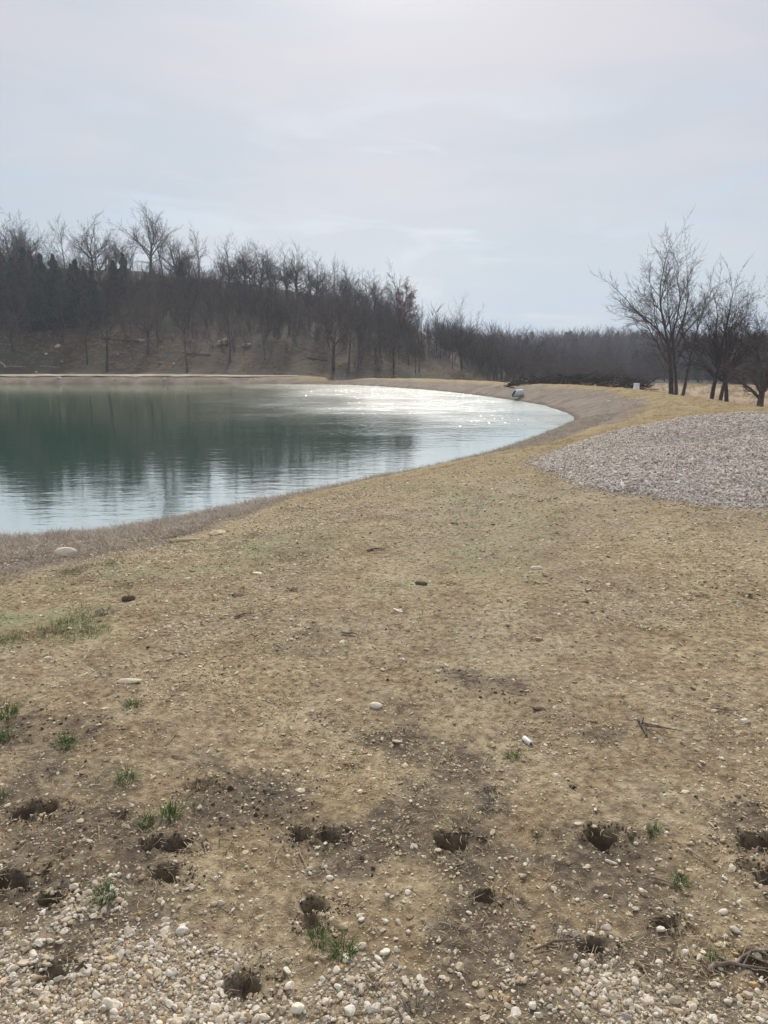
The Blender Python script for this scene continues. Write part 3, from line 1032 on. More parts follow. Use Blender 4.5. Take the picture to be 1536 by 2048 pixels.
HT = [blades_mesh('hay_tuft', M['hay'], 600 + i, 26, 0.12, 0.0042, 0.09, 1.05, 0.45, 4, 1.0) for i in range(5)]
GT = [blades_mesh('gold_tuft', M['gold'], 620 + i, 24, 0.075, 0.0035, 0.06, 0.7, 0.8, 3) for i in range(4)]
ST = [blades_mesh('straw_bits', M['straw'], 640 + i, 7, 0.05, 0.0018, 0.05, 1.5, 0.05, 2, 1.0) for i in range(4)]
SG = [blades_mesh('short_green', M['greenish'], 660 + i, 18, 0.028, 0.0026, 0.05, 0.7, 0.8, 3) for i in range(4)]
FT = [blades_mesh('field_tuft', M['gold'], 680 + i, 26, 0.45, 0.012, 0.25, 0.35, 0.6, 3) for i in range(3)]


def grass_fields():
    r_ = np.random.default_rng(44)
    # grey hay on the near bank and thin along the far banks
    n = 26000
    x = r_.uniform(-11, 9, n)
    y = r_.uniform(3, 30, n)
    d, ext = seg_near(x, y, POND)
    s = d / ext[:, 0]
    nearw = np.interp(x, [-6, -3.2, -2.1, -0.9, 1, 4], [1.05, 1.02, 0.82, 0.34, 0.10, 0.4])
    k = (~inside(x, y, POND)) & (s < nearw + 0.2 * fbm(x, y, .8, 3, 50)) & (d > 0.05)
    x, y = x[k], y[k]
    n = len(x)
    z = height(x, y, True, False)
    tilt = rand_rot(r_, n, 0.1)
    sc = r_.uniform(0.7, 1.5, n)[:, None] * np.ones((n, 3))
    scatter('matted_dry_grass', np.stack([x, y, z], -1), tilt, sc, r_.integers(0, 5, n), HT, None, 'matted grey dead grass on the sloping pond bank', 'dry grass')
    # golden grass
    n = 46000
    x, y, r2 = sector_points(n, 7, 50, R(34), 0.9, 9)
    d, ext = seg_near(x, y, POND)
    e, _ = seg_near(x, y, BROW)
    eo = np.where(inside(x, y, BROW), 0, e)
    g = np.maximum(sst(y + 2 * fbm(x, y, .8, 3, 50), 11, 18), 0.7 * (1 - sst(d, 1, 5)) * sst(y, 8, 11))
    g = np.maximum(g, 0.05)
    k = (~inside(x, y, POND)) & not_pile(x, y, 0.15) & (eo < 9) & (d / ext[:, 0] > .5) & (r2.random(n) < g * (0.35 + 1.3 * sst(fbm(x, y, 1.2, 3, 82), -.25, .3)))
    x, y = x[k], y[k]
    n = len(x)
    z = height(x, y, True, False) - 0.004
    sc = (r2.uniform(0.45, 1.15, n) * (1 - 0.3 * (y < 14)))[:, None] * np.ones((n, 3))
    scatter('golden_dry_grass', np.stack([x, y, z], -1), rand_rot(r2, n, 0.1), sc, r2.integers(0, 4, n), GT, None, 'short golden dormant grass along the bank crest', 'dry grass')
    # straw bits over the bare soil
    x, y, r2 = sector_points(9000, 1.3, 12, R(35), 1.0, 10)
    k = not_pile(x, y) & (~inside(x, y, POND)) & (r2.random(len(x)) < 0.3 + sst(fbm(x, y, 1.3, 3, 83), -.2, .4)) & (hoof_field(x, y)[1] < .4)
    x, y = x[k], y[k]
    n = len(x)
    z = height(x, y) + 0.004
    scatter('straw_bits', np.stack([x, y, z], -1), rand_rot(r2, n, 0.08), r2.uniform(.5, 1.3, n)[:, None] * np.ones((n, 3)), r2.integers(0, 4, n), ST, None,
            'bits of straw and dead stems strewn on the soil', 'straw')
    # short green grass at the edge of the matted bank and in faint patches
    pts = []
    for poly, cnt, k0 in ((GREEN1, 2600, 1.0), (GREEN2, 900, .4), (GREEN3, 500, .5)):
        Pp = np.array(poly)
        x = r_.uniform(Pp[:, 0].min() - .5, Pp[:, 0].max() + .5, cnt * 3)
        y = r_.uniform(Pp[:, 1].min() - .5, Pp[:, 1].max() + .5, cnt * 3)
        mk = smooth_poly_mask(x, y, poly, 0.3, 0.5, 1.2, 91) * sst(fbm(x, y, 2.2, 3, 92), -0.15, 0.3)
        k = r_.random(len(x)) < mk * k0
        pts.append(np.stack([x[k], y[k]], -1)[:cnt])
    # a few stray bits
    x, y, r3 = sector_points(900, 2, 9, R(33), 0.8, 12)
    k = (fbm(x, y, 1.5, 2, 93) > 0.17) & (x < 0.5) & not_pile(x, y)
    pts.append(np.stack([x[k], y[k]], -1))
    p = np.concatenate(pts)
    n = len(p)
    z = height(p[:, 0], p[:, 1])
    scatter('short_green_grass', np.column_stack([p, z]), rand_rot(r_, n, .15), r_.uniform(.5, 1.2, n)[:, None] * np.ones((n, 3)), r_.integers(0, 4, n), SG, None,
            'thin short green grass sprouting beside the matted dead grass', 'grass')
    # tall pale grass at the field edge and on the foot of the hill
    x = np.concatenate([r_.uniform(13, 60, 5200), r_.uniform(-60, 22, 3600)])
    y = np.concatenate([r_.uniform(24, 112, 5200), r_.uniform(80, 98, 3600)])
    e, _ = seg_near(x, y, BROW)
    k = (~inside(x, y, BROW)) & (e > 4) & (r_.random(len(x)) < 0.35 + sst(fbm(x, y, .2, 3, 94), -.2, .3))
    x, y = x[k], y[k]
    n = len(x)
    z = height(x, y, True, False) - .02
    sc = np.where(y > 60, 1.0, 0.8) * r_.uniform(.5, 1.2, n)
    scatter('field_grass', np.stack([x, y, z], -1), rand_rot(r_, n, .1), sc[:, None] * np.ones((n, 3)), r_.integers(0, 3, n), FT, None,
            'pale dormant pasture grass below the embankment', 'field grass')


grass_fields()

# --- green tufts one can count
TG = [blades_mesh('grass_tuft', M['green'], 700 + i, 85, 0.062, 0.0024, 0.028, 0.45, 0.8, 5) for i in range(5)]
TW = [blades_mesh('weed_tuft', M['weed'], 720 + i, 70, 0.05, 0.0022, 0.03, 0.9, 0.6, 4) for i in range(4)]
_tufts = [
    (342, 1640, 1.15, 'g', 'larger dark green grass tuft of the pair beside the upper left hoof prints'),
    (292, 1650, 0.9, 'g', 'smaller grass tuft left of a darker one near the upper left hoof prints'),
    (212, 1803, 1.0, 'g', 'green grass tuft on dirt just above the lower left gravel'),
    (635, 1876, 0.85, 'g', 'upper left one of two green tufts below the middle hoof prints'),
    (686, 1898, 1.05, 'g', 'lower right one of two green tufts beside a cluster of white stones'),
    (742, 1983, 1.0, 'w', 'dark grey green spiky tuft standing among the bottom centre gravel'),
    (1360, 1772, 0.75, 'g', 'bright green grass tuft right of centre between two hoof prints'),
    (1430, 1928, 0.6, 'g', 'small green tuft next to the forked dead branch at lower right'),
    (253, 1567, 1.05, 'g', 'green tuft with pale dead blades above the upper left hoof prints'),
    (133, 1497, 1.15, 'g', 'broad green tuft on bare soil toward the left edge'),
    (112, 1545, 0.8, 'w', 'thin grey green weed just below the broad left tuft'),
    (8, 1477, 1.0, 'g', 'grass tuft cut by the left edge of the picture, upper one'),
    (5, 1596, 0.6, 'g', 'tiny green sprig at the left edge above the hoof print'),
    (1026, 1507, 0.8, 'g', 'green tuft on dark soil below the short white tube'),
    (825, 1563, 0.8, 'w', 'faint green weed on the dark soil patch in the middle'),
    (535, 1580, 0.85, 'w', 'dull grey green weed on tan soil left of centre'),
    (985, 1605, 1.1, 'w', 'grey withered weed clump with pale leaves above the centre hoof print'),
    (925, 1640, 1.1, 'w', 'bluish grey withered weed clump touching the centre hoof print'),
    (985, 1572, 0.9, 'w', 'low withered weed with a horizontal stem, highest of the three centre weeds'),
    (1305, 1672, 0.7, 'g', 'small leafy green weed at the right end of the clod trail'),
    (245, 1700, 0.7, 'w', 'yellowish small weed between the left hoof prints'),
    (265, 1415, 0.9, 'g', 'green tuft on open soil midway down the left side'),
    (210, 1350, 0.9, 'w', 'low spreading green weed above the midway left tuft'),
    (18, 1432, 1.3, 'g', 'low grass patch at the left edge above the other edge tuft'),
    (208, 1222, 1.3, 'w', 'dull green patch just below the green strip at left'),
    (925, 1715, 0.8, 'w', 'wispy weed right below the centre hoof print'),
    (120, 1775, 0.7, 'w', 'wispy weed beside the lower left hoof print and white stone'),
    (1120, 1862, 0.9, 'w', 'flattened grey dead grass wisp left of the lower right hoof print'),
    (1030, 1790, 0.8, 'w', 'pale grey weed right of the small round hoof print'),
    (830, 2035, 1.2, 'w', 'dark dead grass clump cut by the bottom edge of the picture'),
    (880, 2000, 0.6, 'w', 'faint dead wisp above the bottom edge clump'),
    (1335, 1985, 0.8, 'w', 'dark dead wisp lying in the lower right gravel'),
]
for i, (u, v, s, kd, lab) in enumerate(_tufts):
    X, Y = unproj(u, v)
    big = 1 + 0.13 * max(0, Y - 2.5)
    me = TG[i % 5] if kd == 'g' else TW[i % 4]
    o = add('grass_tuft' if kd == 'g' else 'dead_weed', me, None, (X, Y, hz(X, Y) - 0.003), (0, 0, i * 1.7), (s * big,) * 3)
    tag(o, lab, 'grass tuft' if kd == 'g' else 'weed', 'grass tufts on the bare ground' if kd == 'g' else 'weeds on the bare ground')


# ================================================================ tubes, trees
def tubes(paths, radii, sides):
    """paths (n,k,3) radii (n,k) -> verts, quads"""
    P = np.asarray(paths, float)
    Rr = np.asarray(radii, float)
    n, k, _ = P.shape
    T = np.gradient(P, axis=1)
    T /= np.linalg.norm(T, axis=2)[..., None] + 1e-9
    ref = np.where(abs(T[:, :1, 2:3]) < 0.9, np.array([0, 0, 1.0]), np.array([1.0, 0, 0]))
    ref = np.repeat(ref, k, axis=1)
    U = np.cross(T, ref)
    U /= np.linalg.norm(U, axis=2)[..., None] + 1e-9
    W = np.cross(T, U)
    a = np.arange(sides) * 2 * math.pi / sides
    V = P[:, :, None] + Rr[:, :, None, None] * (U[:, :, None] * np.cos(a)[None, None, :, None] + W[:, :, None] * np.sin(a)[None, None, :, None])
    V = V.reshape(-1, 3)
    b_ = (np.arange(n)[:, None, None] * k + np.arange(k - 1)[None, :, None]) * sides
    j = np.arange(sides)[None, None, :]
    jn = (j + 1) % sides
    q = np.stack([b_ + j, b_ + jn, b_ + sides + jn, b_ + sides + j], -1).reshape(-1, 4)
    return V, q


class Grow:
    def __init__(s, seed, rmin=0.012):
        s.r = random.Random(seed)
        s.br = {}
        s.rmin = rmin
        s.tips = []

    def branch(s, p, d, L, r0, r1, n, wander, up, lvl, sides):
        pts, rad = [tuple(p)], [r0]
        p = Vector(p)
        d = Vector(d).normalized()
        ds = [d.copy()]
        for i in range(n):
            d = (d + Vector((s.r.gauss(0, wander), s.r.gauss(0, wander), s.r.gauss(0, wander) + up))).normalized()
            p = p + d * (L / n)
            pts.append(tuple(p))
            rad.append(max(s.rmin * 0.6, r0 + (r1 - r0) * (i + 1) / n))
            ds.append(d.copy())
        s.br.setdefault((lvl, n, sides), []).append((pts, rad))
        return pts, rad, ds

    def split(s, d, ang):
        ax = d.orthogonal().normalized()
        ax.rotate(Quaternion(d, s.r.uniform(0, 6.283)))
        q = d.copy()
        q.rotate(Quaternion(ax, ang))
        return q

    def rec(s, p, d, L, r0, lvl, cfg):
        c = cfg[lvl]
        last = lvl == len(cfg) - 1
        pts, rad, ds = s.branch(p, d, L, r0, max(s.rmin * .5, r0 * c.get('tap', 0.4)), c['n'], c['w'], c['up'], lvl, c['s'])
        if last:
            s.tips.append(pts[-1])
            return
        nx = cfg[lvl + 1]
        for k in range(c['kids']):
            q = c['t0'] + (1 - c['t0']) * (k + s.r.random()) / c['kids']
            f = q * c['n']
            i = min(int(f), c['n'] - 1)
            pp = Vector(pts[i]).lerp(Vector(pts[i + 1]), f - i)
            rr = rad[i] + (rad[i + 1] - rad[i]) * (f - i)
            a = s.r.gauss(c['a'], 0.16)
            s.rec(pp, s.split(ds[i], a), L * c['lr'] * s.r.uniform(0.65, 1.2) * (1 - c.get('sh', 0.45) * q), max(s.rmin * .8, rr * s.r.uniform(0.55, 0.8)), lvl + 1, cfg)
        # the shoot goes on
        s.rec(pts[-1], s.split(ds[-1], s.r.uniform(0.05, 0.3)), L * c['lr'] * 0.9, max(s.rmin * .8, rad[-1] * .95), lvl + 1, cfg)

    def mesh(s, name, lv0, lv1, mat):
        Vs, Qs, off = [], [], 0
        for (lvl, n, sides), lst in s.br.items():
            if not (lv0 <= lvl <= lv1):
                continue
            V, q = tubes([a for a, _ in lst], [b_ for _, b_ in lst], sides)
            Vs.append(V)
            Qs.append(q + off)
            off += len(V)
        return mesh_np(name, np.concatenate(Vs), [np.concatenate(Qs)], mat, True)


def tree_meshes(seed, H, r0, kind='broad', fork=0.33, lean=(0, 0), detail=1, rmin=0.014, mats=('bark', 'twig'), wide=0.0):
    g = Grow(seed, rmin)
    rr = g.r
    d5 = detail
    if kind == 'broad':
        cfg = [None,
               dict(n=9, w=0.13, up=0.03 + 0.03 * wide, kids=5, t0=0.25, a=0.60, lr=0.60, s=6, tap=0.38, sh=0.45),
               dict(n=6, w=0.14, up=0.03, kids=3 + d5, t0=0.2, a=0.66, lr=0.60, s=4, tap=0.38, sh=0.5),
               dict(n=4, w=0.12, up=0.03, kids=2 + d5, t0=0.1, a=0.78, lr=0.64, s=3, tap=0.4),
               dict(n=3, w=0.11, up=0.03, kids=1 + d5, t0=0.1, a=0.8, lr=0.7, s=3, tap=0.5),
               dict(n=2, w=0.09, up=0.03, kids=0, t0=0, a=0, lr=0, s=3, tap=0.5)]
        limbs, spread, lL = 8, (0.35 + .1 * wide, 0.95 + .3 * wide), 0.44 + .03 * wide
    elif kind == 'tall':
        cfg = [None,
               dict(n=6, w=0.08, up=0.06, kids=5, t0=0.2, a=0.55, lr=0.55, s=4, tap=0.3),
               dict(n=4, w=0.10, up=0.05, kids=3 + d5, t0=0.15, a=0.55, lr=0.6, s=3, tap=0.4),
               dict(n=3, w=0.10, up=0.04, kids=2 + d5, t0=0.1, a=0.75, lr=0.68, s=3, tap=0.5),
               dict(n=2, w=0.09, up=0.04, kids=0, t0=0, a=0, lr=0, s=3, tap=0.5)]
        limbs, spread, lL = 10, (0.4, 0.9), 0.36
    else:  # slim
        cfg = [None,
               dict(n=4, w=0.08, up=0.07, kids=5, t0=0.2, a=0.55, lr=0.55, s=3, tap=0.35),
               dict(n=3, w=0.10, up=0.06, kids=3 + d5, t0=0.2, a=0.55, lr=0.6, s=3, tap=0.4),
               dict(n=2, w=0.10, up=0.05, kids=0, t0=0, a=0, lr=0, s=3, tap=0.5)]
        limbs, spread, lL = 12, (0.45, 0.9), 0.27
    if kind == 'broad':
        Lt = H * fork
        pts, rad, ds = g.branch((0, 0, -0.3), (lean[0], lean[1], 1), Lt + 0.3, r0, r0 * 0.72, 6, 0.035, 0.02, 0, 8)
        az = rr.uniform(0, 6.28)
        for k in range(limbs):
            az += 6.283 / limbs * 1.9 + rr.gauss(0, .3)
            a = rr.uniform(*spread)
            if k == 0:
                a = 0.1
            i = 6 if k < 4 else rr.choice([4, 5, 5])
            dd = Vector((math.sin(a) * math.cos(az), math.sin(a) * math.sin(az), math.cos(a)))
            dd = (dd + ds[i] * 0.4 * (1 - wide)).normalized()
            g.rec(pts[i], dd, H * lL * rr.uniform(.85, 1.05) * (1.18 - 0.36 * a), rad[i] * rr.uniform(0.5, 0.7) * (1.15 if k == 0 else 1), 1, cfg)
        # low side limbs
        for k in range(2):
            i = rr.choice([3, 4, 5])
            az = rr.uniform(0, 6.28)
            g.rec(pts[i], Vector((math.cos(az), math.sin(az), 0.45)), H * 0.3, rad[i] * 0.32, 2, cfg)
    else:
        Lt = H * 0.8
        pts, rad, ds = g.branch((0, 0, -0.3), (lean[0], lean[1], 1), Lt + 0.3, r0, r0 * 0.22, 12, 0.045, 0.02, 0, 7)
        az = rr.uniform(0, 6.28)
        for k in range(limbs):
            q = fork + (1 - fork) * (k + rr.random() * .8) / limbs
            f = min(q * 12, 11.9)
            i = int(f)
            pp = Vector(pts[i]).lerp(Vector(pts[i + 1]), f - i)
            az += 2.4 + rr.gauss(0, .4)
            a = rr.uniform(*spread)
            dd = Vector((math.sin(a) * math.cos(az), math.sin(a) * math.sin(az), math.cos(a)))
            g.rec(pp, dd, H * lL * rr.uniform(.7, 1.1) * (1.1 - .45 * q), rad[i] * rr.uniform(.4, .6), 1, cfg)
        g.rec(pts[-1], ds[-1], H * lL * .8, rad[-1], 1, cfg)
    tm = g.mesh('trunk', 0, 0, M[mats[0]])
    cm = g.mesh('crown', 1, 9, M[mats[1]])
    # bring the whole tree to its stated height
    zs = np.empty(len(cm.vertices) * 3, np.float32)
    cm.vertices.foreach_get('co', zs)
    k = H / float(np.percentile(zs[2::3], 99.9))
    cm.transform(Matrix.Scale(k, 4))
    tm.transform(Matrix.Scale(k, 4))
    g.tips = [tuple(c_ * k for c_ in p_) for p_ in g.tips]
    return tm, cm, g


def put_tree(meshes, x, y, z, rz, s, label, cat='tree', group=None, name='bare_tree', tilt=(0, 0), extra=None):
    e_ = empty(name, (x, y, z), rz)
    e_.rotation_euler = (tilt[0], tilt[1], rz)
    e_.scale = (s, s, s) if not isinstance(s, tuple) else s
    add('trunk', meshes[0], e_)
    add('crown', meshes[1], e_)
    if extra:
        add('foliage', extra, e_)
    tag(e_, label, cat, group)
    return e_


def leaves_mesh(name, mat, tips, seed, per, size, jit):
    r_ = np.random.default_rng(seed)
    T = np.repeat(np.array(tips), per, axis=0)
    T = T + r_.normal(0, jit, T.shape)
    n = len(T)
    A = r_.normal(size=(n, 3))
    A /= np.linalg.norm(A, axis=1)[:, None]
    B = np.cross(A, r_.normal(size=(n, 3)))
    B /= np.linalg.norm(B, axis=1)[:, None]
    s = size * r_.uniform(.6, 1.3, n)[:, None]
    V = np.stack([T - A * s, T + B * s * .5, T + A * s, T - B * s * .5], 1).reshape(-1, 3)
    q = np.arange(n * 4).reshape(-1, 4)
    return mesh_np(name, V, [q], mat, False)


# hero trees at right
H1 = tree_meshes(39, 14.2, 0.25, 'broad', 0.36, (0.0, 0), 2, 0.012, wide=.7)
H2 = tree_meshes(25, 12.0, 0.22, 'tall', 0.40, (0.0, 0), 1, 0.012)
H3 = tree_meshes(33, 10.4, 0.20, 'broad', 0.36, (-0.03, 0), 1, 0.012, wide=.8)
H4 = tree_meshes(35, 9.2, 0.18, 'broad', 0.36, (0.05, 0), 1, 0.012, wide=.8)
H5 = tree_meshes(26, 6.8, 0.27, 'broad', 0.30, (0, 0), 2, 0.011, ('bark_pale', 'twig'), wide=.7)
# woodland kinds
WB = [tree_meshes(sd_, 12, 0.25, 'broad', 0.33, (0, 0), 1, 0.016, wide=.6) for sd_ in (50, 51, 28, 24)]
WT = [tree_meshes(60 + i, 12, 0.19, 'tall', 0.34, (0, 0), 1, 0.016, ('bark_pale' if i % 2 else 'bark', 'twig')) for i in range(4)]
WS = [tree_meshes(70 + i, 9, 0.11, 'slim', 0.28, (0, 0), 1, 0.014, ('bark_pale' if i % 2 else 'bark', 'twig')) for i in range(5)]

GRP_R = 'bare trees in the field beyond the embankment'


def at_pix(u, v):
    return hits([(u, v)])[0]


def on_field(u, Y):
    X = (u - 768) / F * math.hypot(Y, 0) * (math.cos(PITCH) + (1024 - 800) / F * math.sin(PITCH))
    return X, Y, hz(X, Y)


RT = [  # u, depth Y, kind, height px scale, rot, tilt, label
    (1331, 62, H1, (1.04, 1.04, 1.0), 2.9, (0, 0.045), 'tallest wide crowned bare tree, leftmost trunk of the leaning trio in the field'),
    (1340, 60, H2, 0.95, 2.0, (0, 0.02), 'slimmer middle trunk of the trio under the tallest bare crown'),
    (1351, 58, H2, 0.85, 4.0, (0, 0.0), 'thin straight right hand trunk of the trio under the tallest crown'),
    (1410, 55, H3, 1.0, 1.0, (0, 0.03), 'left hand bare tree of the second trio, behind the gravel pile'),
    (1427, 54, H4, 0.98, 3.1, (0, -0.03), 'middle crooked bare tree of the second trio behind the gravel pile'),
    (1441, 52.5, H3, 0.92, 4.4, (0, -0.05), 'right hand bare tree of the second trio with a low side limb'),
    (1506, 47, H5, 1.0, 0.3, (0, 0), 'thick short trunk with a dense low crown at the right edge'),
    (1548, 50, H4, 0.95, 5.0, (0, 0.1), 'bare tree reaching in over the right edge of the picture'),
    (1590, 58, H1, 0.6, 2.6, (0, 0), 'bare tree just outside the right edge behind the thick trunk'),
]
for u, Y, mm, s, rz, tl, lab in RT:
    X, Y, Z = on_field(u, Y)
    put_tree(mm, X, Y, Z, rz, s, lab, 'tree', GRP_R, tilt=tl)

def zone_label(mm, X, Y, level):
    u_ = X / Y * F + 768
    kd = 'spreading bare tree' if mm in WB else 'upright bare tree' if mm in WT else 'slim bare sapling'
    zn = ('at the left end of the woods', 'above the cedars and fallen trunk', 'above the largest boulder', 'above the dip in the far bank', 'toward the red leaved oak', 'where the hill runs out')[
        int(np.searchsorted([150, 330, 500, 680, 860], u_))]
    return f'{kd} {level}, {zn}'


# --- named trees on and before the hill: u, v of the foot, kind, height m, rot, label
NAMED = [
    (215, 745, WT[0], 13.5, 0.2, 'tall straight tree with its foot at the track, left part of the hill'),
    (375, 747, WT[1], 12.0, 1.2, 'dark trunk rising right behind the track, centre left of the hill'),
    (460, 729, WT[2], 12.0, 2.2, 'straight trunk low on the slope right of the pale boulders'),
    (175, 733, WS[0], 9.0, 0.4, 'slim dark sapling standing low on the slope left of the tall straight tree'),
    (297, 710, WB[0], 10.0, 1.4, 'twin stemmed tree partway up the slope above the track'),
    (530, 722, WS[1], 10.0, 2.8, 'leaning slim tree on the mid slope right of the boulders'),
    (667, 744, WB[1], 12.0, 0.9, 'multi stemmed tree with arching limbs at the foot of the slope behind the dip'),
    (697, 737, WT[3], 11.0, 3.9, 'straight dark trunk just right of the multi stemmed tree'),
    (716, 749, WS[2], 4.6, 2.0, 'small curved sapling bending right at the foot of the slope'),
    (797, 716, WT[1], 12.0, 4.0, 'thin dark trunk on the slope left of the red leaved oak'),
    (817, 731, WS[3], 9.0, 0.5, 'slender tree in front of the red leaved oak'),
    (838, 745, WS[4], 8.0, 1.5, 'leaning little tree with a side branch behind the far bank'),
    (831, 747, WS[0], 6.0, 5.5, 'thin crooked sapling left of the leaning little tree'),
    (905, 740, WS[2], 6.5, 3.0, 'short sapling by the rusty litter patch behind the bank'),
    (923, 738, WB[2], 9.5, 2.0, 'round crowned dark tree standing clear at the low end of the hill'),
    (953, 748, WS[1], 7.0, 1.0, 'slim tree right of the round crowned tree'),
    (975, 760, WT[2], 7.5, 2.0, 'bare tree close behind the far crest, left of the dark stump'),
    (1003, 762, WB[3], 6.5, 2.5, 'bushy fan shaped tree right behind the crest left of the dark stump'),
    (1060, 764, WB[0], 6.0, 3.5, 'spreading bare tree behind the crest above the culvert'),
    (1090, 765, WB[2], 6.5, 0.3, 'low spreading bare tree at the left end of the brush heap'),
]
GRP_H = 'trees of the wooded hillside across the pond'
Hh = hits([(u, v) for u, v, *_ in NAMED])
for (u, v, mm, ht, rz, lab), (X, Y, Z) in zip(NAMED, Hh):
    base_h = 9 if mm in WS else 12
    put_tree(mm, X, Y, Z, rz, ht / base_h, lab, 'tree', GRP_H)

# ridge skyline trees: u of the trunk, v of the top
RIDGE = [
    (12, 425, WB[0], 'gnarled oak on the ridge cut by the left edge of the picture'),
    (35, 455, WB[3], 'dark twisted tree beside the gnarled oak at the left end of the ridge'),
    (120, 420, WT[0], 'tall thin crowned tree on the left part of the ridge'),
    (178, 422, WB[1], 'broad round crowned tree with heavy forking limbs on the ridge'),
    (240, 470, WB[2], 'low spreading ridge tree between the broad crown and the tallest one'),
    (292, 396, WB[1], 'tallest high crowned tree on the ridge left of centre'),
    (318, 402, WT[3], 'tree sharing the tallest ridge crown, its right half'),
    (348, 455, WB[3], 'wide forking tree just right of the tallest ridge crown'),
    (392, 437, WT[1], 'slender tree poking above its neighbours right of the tallest ridge tree'),
    (437, 468, WS[1], 'thin feathery tree on the ridge right of the slender one'),
    (487, 470, WB[0], 'airy crowned tree at mid ridge above the sloping woods'),
    (535, 482, WT[2], 'upright ridge tree left of the paired dense crowns'),
    (570, 478, WB[2], 'left one of the paired dense crowns at mid ridge'),
    (592, 476, WT[0], 'right one of the paired dense crowns at mid ridge'),
    (665, 500, WS[4], 'narrow tree with one tall leader on the descending ridge'),
    (700, 520, WT[3], 'tree right of the one with a tall leader on the descending ridge'),
    (750, 536, WB[1], 'open crowned tree leaning clear against the sky left of the red oak'),
    (780, 565, WT[1], 'small bare tree touching the red leaved oak on its left'),
    (855, 622, WS[3], 'small bare tree right below the red leaved oak'),
    (880, 640, WS[0], 'small bare tree between the red leaved oak and the round crowned tree'),
    (985, 655, WS[2], 'thin pale tree against the sky where the hill runs out'),
    (1032, 660, WS[1], 'last thin tree of the skyline before the distant ridge'),
]
for i, (u, vt, mm, lab) in enumerate(RIDGE):
    Y = float(np.interp(u, [0, 700, 850, 1040], [124, 122, 112, 118])) + (i % 3) * 2.0
    d = ray(u, vt)
    k = Y / d[1]
    X, ztop = d[0] * k, CAMZ + d[2] * k
    Z = hz(X, Y)
    base_h = (9 if mm in WS else 12) * 1.02
    hs = max(2.5, ztop - Z) / base_h
    put_tree(mm, X, Y, Z, i * 1.31, (hs * 1.25, hs * 1.25, hs) if mm in WB else hs, lab, 'tree', GRP_H)

rr5 = np.random.default_rng(77)
for i in range(52):
    u = rr5.uniform(-40, 800)
    vt = float(np.interp(u, [0, 200, 300, 420, 560, 700, 800], [458, 452, 450, 488, 495, 535, 600])) + rr5.normal(6, 16)
    Y = rr5.uniform(116, 127)
    d = ray(u, vt)
    k = Y / d[1]
    X, ztop = d[0] * k, CAMZ + d[2] * k
    Z = hz(X, Y)
    mm = (WB + WB + WT + WS)[rr5.integers(17)]
    base_h = (9 if mm in WS else 12) * 1.02
    ht = max(2.5, ztop - Z) / base_h
    put_tree(mm, X, Y, Z, i * 2.31, (ht * 1.2, ht * 1.2, ht) if mm in WB else ht, zone_label(mm, X, Y, 'on the ridge'), 'tree', GRP_H)

for i, (u, vt, Y, mm) in enumerate([(846, 600, 104, WT[1]), (858, 632, 108, WB[0]), (868, 640, 100, WS[1]), (882, 638, 112, WT[2]), (893, 652, 104, WB[3]), (905, 648, 116, WS[3]), (940, 660, 110, WT[0]), (960, 668, 118, WB[1])]):
    d = ray(u, vt)
    k = Y / d[1]
    X, ztop = d[0] * k, CAMZ + d[2] * k
    Z = hz(X, Y)
    put_tree(mm, X, Y, Z, i * 0.9, max(2.5, ztop - Z) / (9 if mm in WS else 12), zone_label(mm, X, Y, 'just right of the oak' if u < 880 else 'near the round crowned tree'), 'tree', GRP_H)

# the oak that kept its leaves
OK = tree_meshes(81, 10.5, 0.13, 'slim', 0.2, (0, 0), 1, 0.016)
lm = leaves_mesh('foliage', M['oakleaf'], OK[2].tips, 3, 12, 0.11, 0.22)
d = ray(818, 556)
Y = 108.0
X, Z = d[0] * Y / d[1], 0
Z = hz(X, Y)
hs = (CAMZ + d[2] * Y / d[1] - Z) / 10.7
put_tree(OK, X, Y, Z, 0.3, (hs * 1.3, hs * 1.3, hs), 'oak still holding reddish brown dead leaves on the hill', 'tree', None, 'oak_tree', extra=lm)


